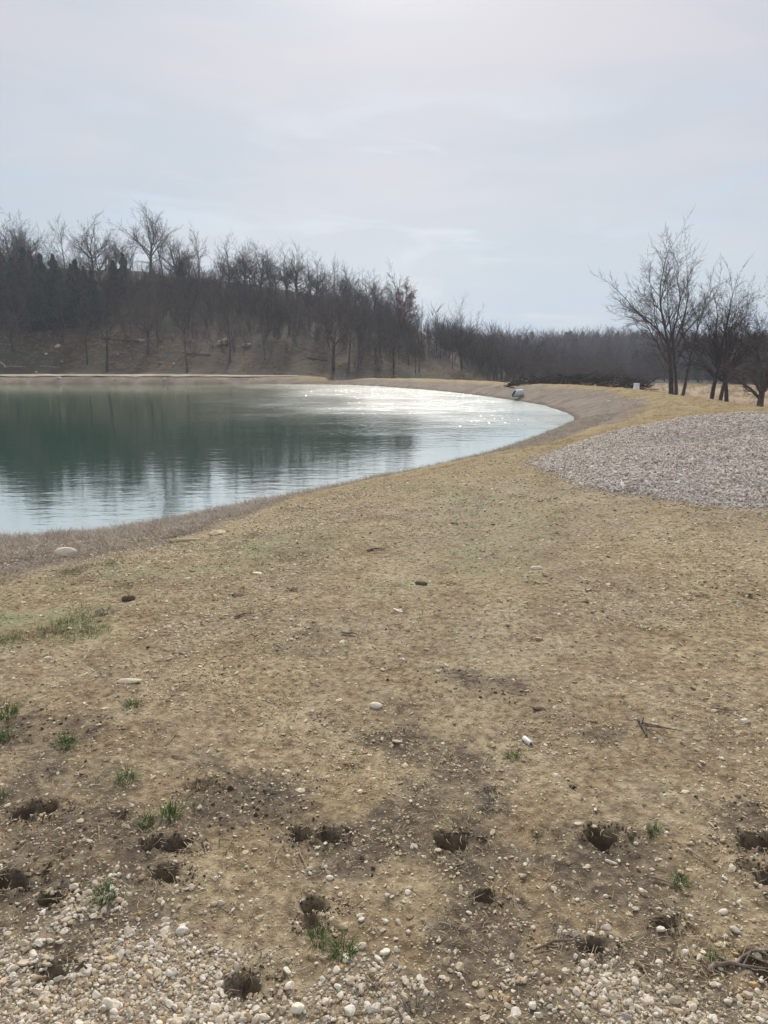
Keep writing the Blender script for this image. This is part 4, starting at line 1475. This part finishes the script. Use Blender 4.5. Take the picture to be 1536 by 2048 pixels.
# woodland proper
def woodland():
    r_ = np.random.default_rng(71)
    sp = []
    tries = 0
    while len(sp) < 132 and tries < 9000:
        tries += 1
        X = r_.uniform(-88, 20)
        yb = float(np.interp(X, [-200, -10, 2, 10, 18, 26], [86, 86, 84, 89, 98, 120]))
        q = r_.random() ** 0.8
        Y = yb + 3 + q * 36
        if (Y - yb) < 9 and r_.random() < 0.55:
            continue
        u_ = X / Y * F + 768
        if u_ < -90:
            continue
        if any((X - a) ** 2 + (Y - b_) ** 2 < 2.2 ** 2 for a, b_ in sp):
            continue
        sp.append((X, Y))
    A_ = np.array(sp)
    Zs = height(A_[:, 0], A_[:, 1])
    for i, ((X, Y), Z) in enumerate(zip(sp, Zs)):
        k = r_.random()
        if k < 0.28:
            mm, bh = WB[r_.integers(4)], 12
        elif k < 0.72:
            mm, bh = WT[r_.integers(4)], 12
        else:
            mm, bh = WS[r_.integers(5)], 9
        ht = r_.uniform(6.0, 9.5) * (0.72 if X > 2 else 0.85 if X > -12 else 1) * (0.62 if Y > 112 else 0.85 if Y > 104 else 1)
        if bh == 9:
            ht *= 0.8
        put_tree(mm, X, Y, Z, r_.uniform(0, 6.28), ht / bh, zone_label(mm, X, Y, 'low on the slope' if Y < 99 else 'midway up the slope' if Y < 110 else 'high on the slope'), 'tree', GRP_H, tilt=(r_.normal(0, .05), r_.normal(0, .05)))
    # woods round the edge of the field, right of the hill
    sp = []
    while len(sp) < 54:
        u_ = r_.uniform(960, 1680)
        Y = r_.uniform(112, 165) if u_ > 1090 else r_.uniform(84, 140)
        X = (u_ - 768) / F * Y
        if any((X - a) ** 2 + (Y - b_) ** 2 < 2.5 ** 2 for a, b_ in sp):
            continue
        if u_ > 1240 and Y < 120:
            continue
        sp.append((X, Y))
    A_ = np.array(sp)
    Zs = height(A_[:, 0], A_[:, 1])
    for (X, Y), Z in zip(sp, Zs):
        u_ = X / Y * F + 768
        mm = (WB + WT + WS)[r_.integers(13)]
        bh = 9 if mm in WS else 12
        ht = r_.uniform(5.5, 8.5) * (1.3 if u_ > 1340 else 0.9 if u_ < 1130 else 1)
        put_tree(mm, X, Y, Z, r_.uniform(0, 6.28), ht / bh, ('spreading' if mm in WB else 'upright' if mm in WT else 'slim') + (' bare tree behind the brush heap' if u_ < 1130 else ' bare tree beyond the pasture, left of the trio' if u_ < 1320 else ' bare tree beyond the pasture, behind the two trios' if u_ < 1470 else ' bare tree beyond the pasture, behind the thick trunk') + (' in the front row of woods' if Y < 135 else ' deeper in the woods'), 'tree', 'woods beyond the pasture')


woodland()


# cedars
def cedar(seed, H):
    r_ = np.random.default_rng(seed)
    n = 2600
    q = r_.random(n) ** 0.75
    z = H * (0.12 + 0.88 * q)
    rad = (1 - q) ** 0.8 * H * 0.24 * (0.75 + 0.35 * np.sin(q * 23 + seed)) + 0.1
    a = r_.uniform(0, 6.283, n)
    rr_ = rad * np.sqrt(r_.uniform(0.1, 1, n)) * (1 + 0.25 * np.sin(3 * a + seed) + 0.15 * np.sin(7 * a + 9 * q))
    T = np.stack([rr_ * np.cos(a), rr_ * np.sin(a), z + 0.1 * r_.normal(size=n)], -1)
    cm = leaves_mesh('crown', M['cedar'], T, seed, 1, 0.22, 0.05)
    V, qd = tubes([[(0, 0, -0.2), (0.03, 0.02, H * .4), (0, 0, H * .93)]], [[H * .018, H * .012, 0.02]], 6)
    tm = mesh_np('trunk', V, [qd], M['bark'], True)
    return tm, cm


CD = [cedar(5, 8), cedar(9, 8), cedar(14, 8)]


def cedars():
    r_ = np.random.default_rng(17)
    sp = []
    # mass at the left of the hill
    while len(sp) < 58:
        u_ = r_.uniform(-60, 215)
        Y = r_.uniform(98, 112)
        X = (u_ - 768) / F * Y
        if any((X - a) ** 2 + (Y - b_) ** 2 < 1.5 ** 2 for a, b_ in sp):
            continue
        sp.append((X, Y))
    for u_, Y in ((250, 108), (270, 113), (380, 116), (1385, 128), (1440, 120), (1470, 124), (1500, 118), (1530, 122), (1560, 119), (1480, 135), (1410, 135), (1150, 150)):
        sp.append(((u_ - 768) / F * Y, Y))
    A_ = np.array(sp)
    Zs = height(A_[:, 0], A_[:, 1])
    for i, ((X, Y), Z) in enumerate(zip(sp, Zs)):
        right = X > 10
        s = r_.uniform(0.55, 0.85) * (0.95 if not right else 0.85)
        put_tree(CD[i % 3], X, Y, Z - .1, r_.uniform(0, 6.28), (s * 1.1, s * 1.1, s),
                 'dark evergreen cedar in the belt of woods behind the right hand trees' if right else 'dark evergreen cedar %s of the hillside' % (('at the very left edge', 'left of the tall straight tree', 'around the tall straight tree')[int(np.searchsorted([50, 140], X / Y * F + 768))] + (', lower row' if Y < 104 else ', middle rows' if Y < 110 else ', upper rows')),
                 'tree', 'cedars behind the pasture trees' if right else 'cedars on the hillside', 'cedar_tree')


cedars()


# ---------------------------------------------------------------- undergrowth and the far wood (masses nobody could count)
def shrub_geom(seed, stems, H, kids, rad=0.012):
    g = Grow(seed, 0.01)
    for k in range(stems):
        a = g.r.uniform(0, 6.28)
        ln = g.r.uniform(0.05, 0.5)
        d_ = Vector((math.cos(a) * ln, math.sin(a) * ln, 1))
        L = H * g.r.uniform(.5, 1)
        p = (g.r.uniform(-.4, .4) * H * .3, g.r.uniform(-.4, .4) * H * .3, -0.05)
        pts, rd, ds = g.branch(p, d_, L, rad * 1.5, rad * .6, 3, 0.12, 0.03, 0, 3)
        for j in range(kids):
            i = g.r.choice([1, 2, 3])
            g.branch(pts[i], g.split(ds[i], g.r.uniform(.4, .9)), L * g.r.uniform(.25, .5), rad * .8, rad * .35, 2, 0.12, 0.05, 0, 3)
    Vs, Qs, off = [], [], 0
    for (lvl, n, sides), lst in g.br.items():
        V, q = tubes([a for a, _ in lst], [b_ for _, b_ in lst], sides)
        Vs.append(V)
        Qs.append(q + off)
        off += len(V)
    return np.concatenate(Vs), np.concatenate(Qs)


def undergrowth():
    r_ = np.random.default_rng(91)
    TM = []
    for i in range(5):
        V, q = shrub_geom(900 + i, 9, 2.4, 6, 0.014)
        TM.append(mesh_np('shrub', V, [q], M['brush'], False))
    x = r_.uniform(-92, 24, 5200)
    y = r_.uniform(88, 126, 5200)
    yb = np.interp(x, [-200, -10, 2, 10, 18, 26], [86, 86, 84, 89, 98, 120])
    up = y - yb
    k = (up > 4) & (r_.random(len(x)) < np.interp(up, [4, 12, 22, 46], [0.03, 0.2, 0.7, 1.0])) & (x / y > -0.62)
    k &= (fbm(x, y, .12, 3, 66) > -0.12) & ((x / y > -0.36) | (r_.random(len(x)) < .35))
    x, y = x[k], y[k]
    x2 = r_.uniform(12, 95, 2600)
    y2 = r_.uniform(86, 160, 2600)
    u_ = x2 / y2 * F + 768
    k = (((u_ > 950) & (u_ < 1260) & (y2 > 92)) | (y2 > 114)) & (fbm(x2, y2, .09, 3, 67) > -0.05)
    x, y = np.concatenate([x, x2[k]]), np.concatenate([y, y2[k]])
    n = len(x)
    z = height(x, y)
    sc = (0.5 + 1.1 * r_.random(n) ** 1.6)[:, None] * np.ones((n, 3))
    scatter('undergrowth', np.stack([x, y, z], -1), rand_rot(r_, n, .08), sc, r_.integers(0, 5, n), TM, None, 'tangled leafless undergrowth filling the woods', 'undergrowth')
    # far wooded ridge
    FW = []
    for i in range(5):
        V, q = shrub_geom(950 + i, 7, 5.8, 12, 0.045)
        V[:, 2] *= 1.0
        FW.append(mesh_np('far_tree', V, [q], M['farwood'], False))
    FC = []
    for i in range(2):
        r3 = np.random.default_rng(i)
        qq = r3.random(260)
        T = np.stack([r3.normal(0, 1, 260) * (1 - qq) * 1.1, r3.normal(0, 1, 260) * (1 - qq) * 1.1, 5.5 * qq], -1)
        FC.append(leaves_mesh('far_cedar', M['farcedar'], T, i, 1, .55, .1))
    x = r_.uniform(6, 280, 6500)
    y = r_.uniform(150, 330, 6500)
    k = (x / y < 0.62) & (x / y > 0.07)
    x, y = x[k], y[k]
    n = len(x)
    z = height(x, y) - 0.1
    idx = np.where(r_.random(n) < 0.13 + 0.25 * (fbm(x, y, .02, 2, 14) > .08), r_.integers(5, 7, n), r_.integers(0, 5, n))
    sc = (0.5 + 0.75 * r_.random(n) ** 2)[:, None] * np.ones((n, 3))
    scatter('distant_woodland', np.stack([x, y, z], -1), rand_rot(r_, n, .05), sc, idx, FW + FC, None, 'hazy leafless woodland covering the distant ridge', 'woodland')


undergrowth()

# ================================================================ small things
# culvert
def culvert():
    X, Y = unproj(1027, 797, -0.9)
    root = tag(empty('culvert_pipe', (X, Y, -0.60)), 'pale corrugated metal culvert pipe sticking out of the far bank', 'pipe')
    root.rotation_euler = (0, R(-4), R(9))
    rad, L = 0.22, 0.60
    n, ns = 64, 28
    xs = np.linspace(0, L, n)
    V, q = [], []
    for i, xx in enumerate(xs):
        rr_ = rad + 0.012 * math.cos(xx / 0.068 * 6.283)
        for k in range(ns):
            a = 6.283 * k / ns
            V.append((xx + 0.14 * math.sin(a), rr_ * math.cos(a), rr_ * math.sin(a)) if i == 0 else (xx + 0.14 * math.sin(a) * (1 - i / n), rr_ * math.cos(a), rr_ * math.sin(a)))
    for i in range(n - 1):
        for k in range(ns):
            q.append((i * ns + k, i * ns + (k + 1) % ns, (i + 1) * ns + (k + 1) % ns, (i + 1) * ns + k))
    add('barrel', mesh_np('barrel', np.array(V), [np.array(q)], M['steel'], True), root)
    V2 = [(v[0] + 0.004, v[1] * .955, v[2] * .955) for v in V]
    add('inner_shade', mesh_np('inner_shade', np.array(V2), [np.array(q)[:, ::-1]], M['dark'], True), root)  # inner wall of the barrel, shade of the opening put into its colour
    # rolled rim
    a = np.linspace(0, 6.283, 33)
    path = [[(0.14 * math.sin(t_), rad * math.cos(t_), rad * math.sin(t_)) for t_ in a]]
    V, q = tubes(path, [[0.017] * 33], 6)
    add('rim', mesh_np('rim', V, [q], M['steel'], True), root)


culvert()


def lathe(prof, ns=24):
    V, q = [], []
    for r_, z in prof:
        for k in range(ns):
            a = 6.283185 * k / ns
            V.append((r_ * math.cos(a), r_ * math.sin(a), z))
    for i in range(len(prof) - 1):
        for k in range(ns):
            q.append((i * ns + k, i * ns + (k + 1) % ns, (i + 1) * ns + (k + 1) % ns, (i + 1) * ns + k))
    return np.array(V), np.array(q)


# white bucket upside down on the crest
X, Y = unproj(1272, 788, -0.2)
b_ = tag(empty('bucket', (X, Y, hz(X, Y) - 0.01)), 'white plastic bucket standing upside down on the grassy crest', 'bucket')
V, q = lathe([(0.15, 0), (0.155, 0.0), (0.155, 0.02), (0.148, 0.02), (0.135, 0.33), (0.13, 0.35), (0.0, 0.352)])
add('body', mesh_np('body', V, [q], M['white'], True), b_)
V, q = lathe([(0.156, 0.025), (0.163, 0.03), (0.163, 0.045), (0.15, 0.05)])
add('lip', mesh_np('lip', V, [q], M['white'], True), b_)

# short white tube on the soil
X, Y = unproj(1055, 1478)
V, q = lathe([(0.0, -0.028), (0.008, -0.028), (0.0115, -0.026), (0.012, 0.026), (0.0105, 0.029), (0.0075, 0.029), (0.0075, -0.01), (0, -0.01)], 20)
o = add('tube', mesh_np('tube', V, [q], M['white'], True), None, (X, Y, hz(X, Y) + 0.010), (R(90), 0, R(22)))
tag(o, 'short white plastic tube lying on the tan soil', 'tube')


def named_stone(u, v, size, lab, mat='gravel', seed=1, flat=(1, .6, .5), rz=0.0, name='stone', cat='stone', group='single stones on the dirt', smooth=True):
    X, Y = unproj(u, v)
    if v > 1550:
        size *= 0.72
    me = stone_mesh(name, M[mat], 5000 + seed, 3, flat, 7, smooth)
    o = add(name, me, None, (X, Y, hz(X, Y) + size * flat[2] * .35), (0.05, 0.05, rz), (size,) * 3)
    tag(o, lab, cat, group)


named_stone(753, 1408, 0.036, 'largest smooth cream stone alone on the tan soil in the middle', 'cream', 1, (1.0, .55, .45), -0.35)
named_stone(795, 1226, 0.040, 'thin pale flat flake lying above the cream stone', 'cream', 2, (1.2, .45, .12), -0.8)
named_stone(513, 1145, 0.042, 'pale flat stone on the soil left of the tracks', 'cream', 3, (1.1, .6, .2), 0.1)
named_stone(131, 1083, 0.10, 'pale stone at the water edge on the grey bank', 'cream', 4, (1.0, .6, .5), 0.1)
named_stone(370, 1060, 0.12, 'long pale flat slab on the bank near the water', 'chip', 5, (1.3, .5, .2), 0.2)
named_stone(437, 1049, 0.09, 'tan stone half buried beside the long flat slab', 'chip', 6, (1.1, .7, .3), 0.6)
named_stone(258, 1365, 0.055, 'long tan flat stone flush with the soil at left', 'chip', 7, (1.3, .45, .2), 0.15)
named_stone(95, 1311, 0.024, 'small pale stone high on the left soil', 'cream', 8, (1, .6, .4), 0.2)
named_stone(659, 1745, 0.017, 'white pebble, topmost of three left of the long crack', 'cream', 9, (1, .8, .7), 0.2)
named_stone(681, 1776, 0.014, 'white pebble just below its twin beside the long crack', 'cream', 10, (1, .7, .7), 0.9)
named_stone(815, 1781, 0.016, 'single grey white pebble in the middle foreground', 'cream', 11, (1, .8, .8), 0.9)
named_stone(719, 1576, 0.019, 'cream pebble alone on the darker soil in the middle', 'cream', 12, (1, .7, .5), 0.3)
named_stone(1222, 1722, 0.020, 'elongated cream pebble below the right hoof print', 'cream', 13, (1.2, .55, .5), -0.5)
named_stone(1158, 1650, 0.022, 'flat cream stone just left of the right hoof print', 'cream', 14, (1.2, .6, .35), 0.2)
named_stone(1488, 1452, 0.020, 'small white stone on the far right soil', 'cream', 15, (1, .7, .6), 0.2)
named_stone(1073, 1137, 0.045, 'pale stone on the greenish soil in the distance', 'cream', 16, (1, .7, .5), 0.2)
named_stone(148, 1777, 0.022, 'white broken stone beside the lower left hoof print', 'cream', 17, (1, .8, .7), 0.2)
named_stone(364, 1860, 0.026, 'rounded grey stone set in a dark hollow at lower left', 'pile', 18, (1, .75, .75), 0.2)
named_stone(770, 1895, 0.021, 'white stone at the right end of the cluster by the green tufts', 'cream', 19, (1.1, .7, .6), 0.5)
named_stone(724, 1880, 0.019, 'round white stone in the cluster right of the green tufts', 'cream', 20, (1, .85, .8), 0.5)
named_stone(688, 1849, 0.019, 'yellowish stone above the cluster of white stones', 'chip', 21, (1.1, .8, .7), 0.2)
named_stone(595, 2012, 0.026, 'large white chunk in the bottom centre gravel', 'cream', 22, (1, .85, .8), 0.5)
named_stone(525, 2026, 0.030, 'long white wedge of rock at the bottom edge', 'cream', 23, (1.4, .45, .4), 0.15)
named_stone(580, 1968, 0.022, 'pinkish white stone right of the lower left hoof print', 'cream', 24, (1, .8, .7), 0.5)
named_stone(218, 2014, 0.024, 'large rounded white stone at lower left', 'cream', 25, (1.2, .8, .7), -0.3)
named_stone(1445, 1832, 0.020, 'pale pair like stone on the dirt at right', 'cream', 26, (1, .8, .6), 0.4)
named_stone(257, 1195, 0.038, 'dark brown clod alone beside the green grass strip', 'brown_clod', 27, (1.1, .8, .7), 0.4, 'clod', 'clod', 'lone clods on the soil')
named_stone(476, 1186, 0.042, 'flat dark clod on the tan soil far left of centre', 'brown_clod', 28, (1.3, .7, .45), 0.2, 'clod', 'clod', 'lone clods on the soil')
named_stone(842, 1173, 0.040, 'dark crumbly clod in the row of distant hoof prints', 'brown_clod', 29, (1.5, .7, .4), 0.0, 'clod', 'clod', 'lone clods on the soil')
named_stone(1076, 1419, 0.024, 'brown clod with a pale top right of the cream stone', 'brown_clod', 30, (1.3, .7, .5), 0.0, 'clod', 'clod', 'lone clods on the soil')
named_stone(918, 1935, 0.024, 'tan pebble sitting in a dark crumbly hollow at bottom centre', 'chip', 31, (1, .8, .7), 0.3)


# sticks
def stick(pix, rad, lab, mat='stick', forks=0, seed=0, name='stick', lift=0.004, cat='stick'):
    r_ = np.random.default_rng(seed)
    pts = [unproj(u, v) for u, v in pix]
    P3 = []
    for a, b2 in zip(pts[:-1], pts[1:]):
        for k in range(3):
            q = k / 3
            P3.append((a[0] * (1 - q) + b2[0] * q + r_.normal(0, rad * .35), a[1] * (1 - q) + b2[1] * q + r_.normal(0, rad * .35)))
    P3.append(pts[-1])
    P3 = np.array(P3)
    z = height(P3[:, 0], P3[:, 1], True, False) + rad * .8 + lift
    ox, oy, oz = P3[0, 0], P3[0, 1], z[0]
    pa = np.column_stack([P3[:, 0] - ox, P3[:, 1] - oy, z - oz])
    n = len(pa)
    rr_ = rad * np.linspace(1, .55, n) * r_.uniform(.9, 1.1, n)
    rr_[0] *= .6
    rr_[-1] *= .4
    Vs, Qs = [], []
    V, q = tubes([pa], [rr_], 7)
    Vs.append(V)
    Qs.append(q)
    off = len(V)
    for k in range(forks):
        i = r_.integers(1, n - 1)
        dd = r_.normal(size=3) * rad * 7
        dd[2] = abs(dd[2]) * .5
        V, q = tubes([[pa[i], pa[i] + dd * .5, pa[i] + dd]], [[rr_[i] * .6, rr_[i] * .45, rr_[i] * .2]], 5)
        Vs.append(V)
        Qs.append(q + off)
        off += len(V)
    o = add(name, mesh_np(name, np.concatenate(Vs), [np.concatenate(Qs)], M[mat], True), None, (ox, oy, oz))
    tag(o, lab, cat, 'twigs lying on the soil')


stick([(1275, 1448), (1283, 1465), (1292, 1482)], 0.010, 'grey weathered chunk of wood lying upright on the tan soil at right', forks=4, seed=1)
stick([(683, 1272), (712, 1276)], 0.009, 'short dark stick above the cream stone', seed=2)
stick([(1186, 1534), (1205, 1540), (1228, 1536)], 0.0035, 'curved pale twig on the soil right of the white tube', 'straw', seed=3)
stick([(470, 1236), (490, 1230), (506, 1231)], 0.007, 'dark bent stick on the distant left soil', seed=4)
stick([(735, 1101), (750, 1096), (772, 1097)], 0.009, 'pale twig lying across the distant soil in the middle', seed=5)
stick([(900, 1048), (918, 1052)], 0.010, 'small twig on the soil where the track begins', seed=6)
stick([(1400, 1955), (1430, 1942), (1470, 1938), (1505, 1915), (1550, 1918)], 0.007, 'forked grey dead branch with peeling bark at the lower right edge', forks=3, seed=7)
stick([(1440, 1930), (1485, 1945), (1550, 1955)], 0.006, 'lower arm of dead wood crossing the forked branch at the right edge', forks=2, seed=17)
stick([(1070, 1905), (1110, 1890), (1160, 1888)], 0.005, 'dark thin twig left of the lower right hoof print', seed=8)
stick([(1276, 1932), (1290, 1950), (1300, 1970)], 0.0022, 'thin pale straw stem standing out above the right gravel', 'straw', seed=9)
stick([(597, 1697), (606, 1715), (616, 1735)], 0.0022, 'thin pale stem below the twin hoof prints in the middle', 'straw', seed=10)
stick([(1375, 1712), (1405, 1728), (1430, 1748)], 0.003, 'pale forked stem on the soil below the right hoof prints', 'straw', forks=2, seed=11)
stick([(332, 1493), (345, 1484), (352, 1472)], 0.0026, 'pale stem slanting up on the left soil', 'straw', seed=12)
stick([(335, 1512), (360, 1517), (382, 1522)], 0.0026, 'pale stem lying flat on the left soil', 'straw', seed=13)
stick([(766, 1524), (792, 1526)], 0.0024, 'short white stem on the dark soil patch', 'straw', seed=14)
stick([(198, 1660), (199, 1680), (199, 1694)], 0.0022, 'upright pale stem between the left hoof prints', 'straw', seed=15)
stick([(1300, 1760), (1330, 1768), (1350, 1775)], 0.004, 'grey wood splinter left of the bright green tuft', seed=16)
stick([(1418, 1428), (1450, 1432), (1478, 1434)], 0.0045, 'thin brown twig on the far right soil', seed=18)
stick([(733, 1943), (745, 1955), (757, 1967)], 0.0022, 'bent pale stem above the bottom centre spiky tuft', 'straw', seed=19)


# brush heap behind the crest
def brush_heap():
    X, Y, Z = at_pix(1150, 770)
    Y += 5
    X = (1150 - 768) / F * Y
    Z = hz(X, Y)
    root = tag(empty('brush_heap', (X, Y, Z)), 'long dark heap of cut branches behind the grassy crest', 'brush heap')
    r_ = np.random.default_rng(4)
    pa, ra = [], []
    for k in range(460):
        cx_, cy_ = r_.uniform(-4.6, 5.0), r_.normal(0, .8)
        hm = 0.62 * math.exp(-((cx_ - 1) / 3.6) ** 2) + 0.35
        cz_ = r_.uniform(0, hm)
        a = r_.normal(0.2, .7)
        L = r_.uniform(.8, 2.8)
        d_ = np.array([math.cos(a), math.sin(a) * .6, r_.normal(0.08, .25)])
        c0 = np.array([cx_, cy_, max(.02, cz_)])
        bend = r_.normal(0, .12, 3)
        pp = [c0 - d_ * L / 2, c0 + bend, c0 + d_ * L / 2]
        pp = [np.array([p[0], p[1], max(p[2], -.1)]) for p in pp]
        pa.append(pp)
        r0 = r_.choice([.012, .02, .035, .07], p=[.5, .3, .15, .05])
        ra.append([r0, r0 * .8, r0 * .4])
    V, q = tubes(pa, ra, 4)
    o = add('branches', mesh_np('branches', V, [q], M['bark'], False), root)
    o['kind'] = 'stuff'
    for k, (a, b2, c_) in enumerate([((-4.2, -.9, .1), (-3, -1, .5), (-1.8, -1, 1.0)), ((-1.6, -1, .1), (-1.2, -1, .8), (-1.1, -.8, 1.5)), ((1, -1, .3), (2.6, -1.1, .6), (4.2, -.9, .5))]):
        V, q = tubes([[a, b2, c_]], [[.06, .05, .02]], 6)
        add('limb', mesh_np('limb', V, [q], M['bark_pale' if k % 2 else 'bark'], True), root)


brush_heap()


def rough_log(u, v, L, rad, rz, lab, mat='bark_pale', dy=0.0, name='fallen_log', grp='fallen logs on the hillside'):
    X, Y, Z = at_pix(u, v)
    a = np.linspace(-L / 2, L / 2, 7)
    r_ = np.random.default_rng(int(u))
    pa = [[(x_, r_.normal(0, rad * .5), r_.normal(0, rad * .3)) for x_ in a]]
    V, q = tubes(pa, [list(rad * np.linspace(1.1, .6, 7))], 7)
    V2, q2 = tubes([[pa[0][3], (pa[0][3][0] + .25 * L / 3, .1, .35), (pa[0][3][0] + .4 * L / 3, .1, .8)]], [[rad * .4, rad * .3, rad * .1]], 5)
    zs = height(np.array([X - L / 2 * math.cos(rz), X + L / 2 * math.cos(rz)]), np.array([Y - L / 2 * math.sin(rz), Y + L / 2 * math.sin(rz)]))
    tl = -math.atan2(zs[1] - zs[0], L)
    o = add(name, mesh_np(name, np.concatenate([V, V2]), [np.concatenate([q, q2 + len(V)])], M[mat], True), None, (X, Y, zs.mean() + rad * .6), (0, tl, rz))
    tag(o, lab, 'log', grp)


rough_log(245, 683, 5.5, .16, -.1, 'dark fallen trunk on the slope right of the cedars', 'bark')
rough_log(635, 721, 2.6, .10, -.35, 'dark slanting branch lying left of the multi stemmed tree', 'bark')
rough_log(30, 739, 2.6, .09, 0.05, 'pale log lying just above the track at far left', 'rock')
rough_log(5, 731, 2.0, .10, -.7, 'whitish broken log slanting at the left edge', 'rock')
rough_log(100, 738, 2.4, .06, -.15, 'thin pale pole lying near the track left of the tall straight tree', 'rock')
rough_log(395, 713, 3.4, .07, -.1, 'thin dark pole on the mossy slope', 'bark')


def hill_rock(u, v, size, lab, seed, mat='rock', flat=(1.2, .8, .7)):
    X, Y, Z = at_pix(u, v)
    o = add('boulder', stone_mesh('boulder', M[mat], 7000 + seed, 3, flat, 8, False), None, (X, Y, Z + size * .15), (0.1, 0.1, seed), (size,) * 3)
    tag(o, lab, 'rock', 'rocks across the pond')


hill_rock(447, 689, .85, 'largest pale limestone boulder on the hillside', 1)
hill_rock(436, 693, .45, 'small boulder touching the left side of the largest boulder', 2)
hill_rock(493, 694, .55, 'mossy grey boulder right of the largest hillside boulder', 3)
hill_rock(116, 694, .38, 'bright white rock on the slope below the cedars', 4, 'gravel')
hill_rock(93, 710, .22, 'small white rock lower than the bright one below the cedars', 5, 'gravel')
hill_rock(235, 710, .26, 'pale rock left of centre on the lower slope', 6)
hill_rock(322, 728, .34, 'flat pale rock low on the slope above the track', 7, 'rock', (1.5, .8, .4))
hill_rock(348, 731, .22, 'small white rock right of the flat pale one', 8, 'gravel')
hill_rock(282, 686, .50, 'bluish pale rock beneath the woods left of centre', 9, 'rock', (1.5, .8, .5))
hill_rock(124, 727, .24, 'pale flat stone just above the track at left', 10)
hill_rock(258, 696, .22, 'small rock by the dark fallen trunk', 11)
hill_rock(73, 747, .16, 'white rock on the edge of the track at left', 12, 'gravel')
hill_rock(119, 757, .20, 'white rock on the bank over the left water', 13, 'gravel')
hill_rock(330, 761, .26, 'upright whitish rock at the far water edge', 14, 'gravel', (.7, .6, 1))
hill_rock(231, 760, .17, 'small rusty white rock at the far water edge', 15, 'gravel')
hill_rock(793, 755, .12, 'tiny white rock on the far crest below the red leaved oak', 16, 'gravel')
hill_rock(1052, 764, .34, 'white rock beside the dark stump behind the crest', 17, 'gravel')
hill_rock(1217, 806, .10, 'white stone on the golden grass above the pond tip', 18, 'gravel')

# dark stump behind the crest
X, Y, Z = at_pix(1037, 765)
Y += 3
X = (1037 - 768) / F * Y
st = tag(empty('stump', (X, Y, hz(X, Y))), 'dark split stump standing behind the crest above the culvert', 'stump')
V, q = lathe([(0.30, -0.2), (0.25, 0.15), (0.20, 0.6), (0.21, 1.0), (0.15, 1.5), (0.05, 1.62), (0, 1.6)], 10)
V[:, :2] *= 1 + 0.2 * np.sin(V[:, 2:3] * 9 + np.arctan2(V[:, 1:2], V[:, 0:1]) * 3)
add('bole', mesh_np('bole', V, [q], M['bark'], True), st)
V, q = tubes([[(0.1, 0, .5), (.35, 0, 1.0), (.42, .05, 1.7)]], [[.11, .09, .04]], 7)
add('limb', mesh_np('limb', V, [q], M['bark'], True), st)

# haze: one closed box round everything
bm = bmesh.new()
bmesh.ops.create_cube(bm, size=1)
me = bpy.data.meshes.new('haze')
bm.to_mesh(me)
bm.free()
m = bpy.data.materials.new('haze')
m.use_nodes = True
t = NT(m.node_tree)
t.n.clear()
vol = t.new('ShaderNodeVolumePrincipled', {'Color': (0.80, 0.87, 1.0), 'Density': 0.0007, 'Anisotropy': 0.3})
t.l.new(vol.outputs[0], t.new('ShaderNodeOutputMaterial').inputs['Volume'])
me.materials.append(m)
hzb = add('haze', me, None, (0, 0, 0), (0, 0, 0), (3400, 3400, 1))
HB, HT_ = -8.0, 42.0
hzb.scale = (3400, 3400, HT_ - HB)
hzb.location = (0, 0, (HT_ + HB) / 2)
tag(hzb, kind='stuff')
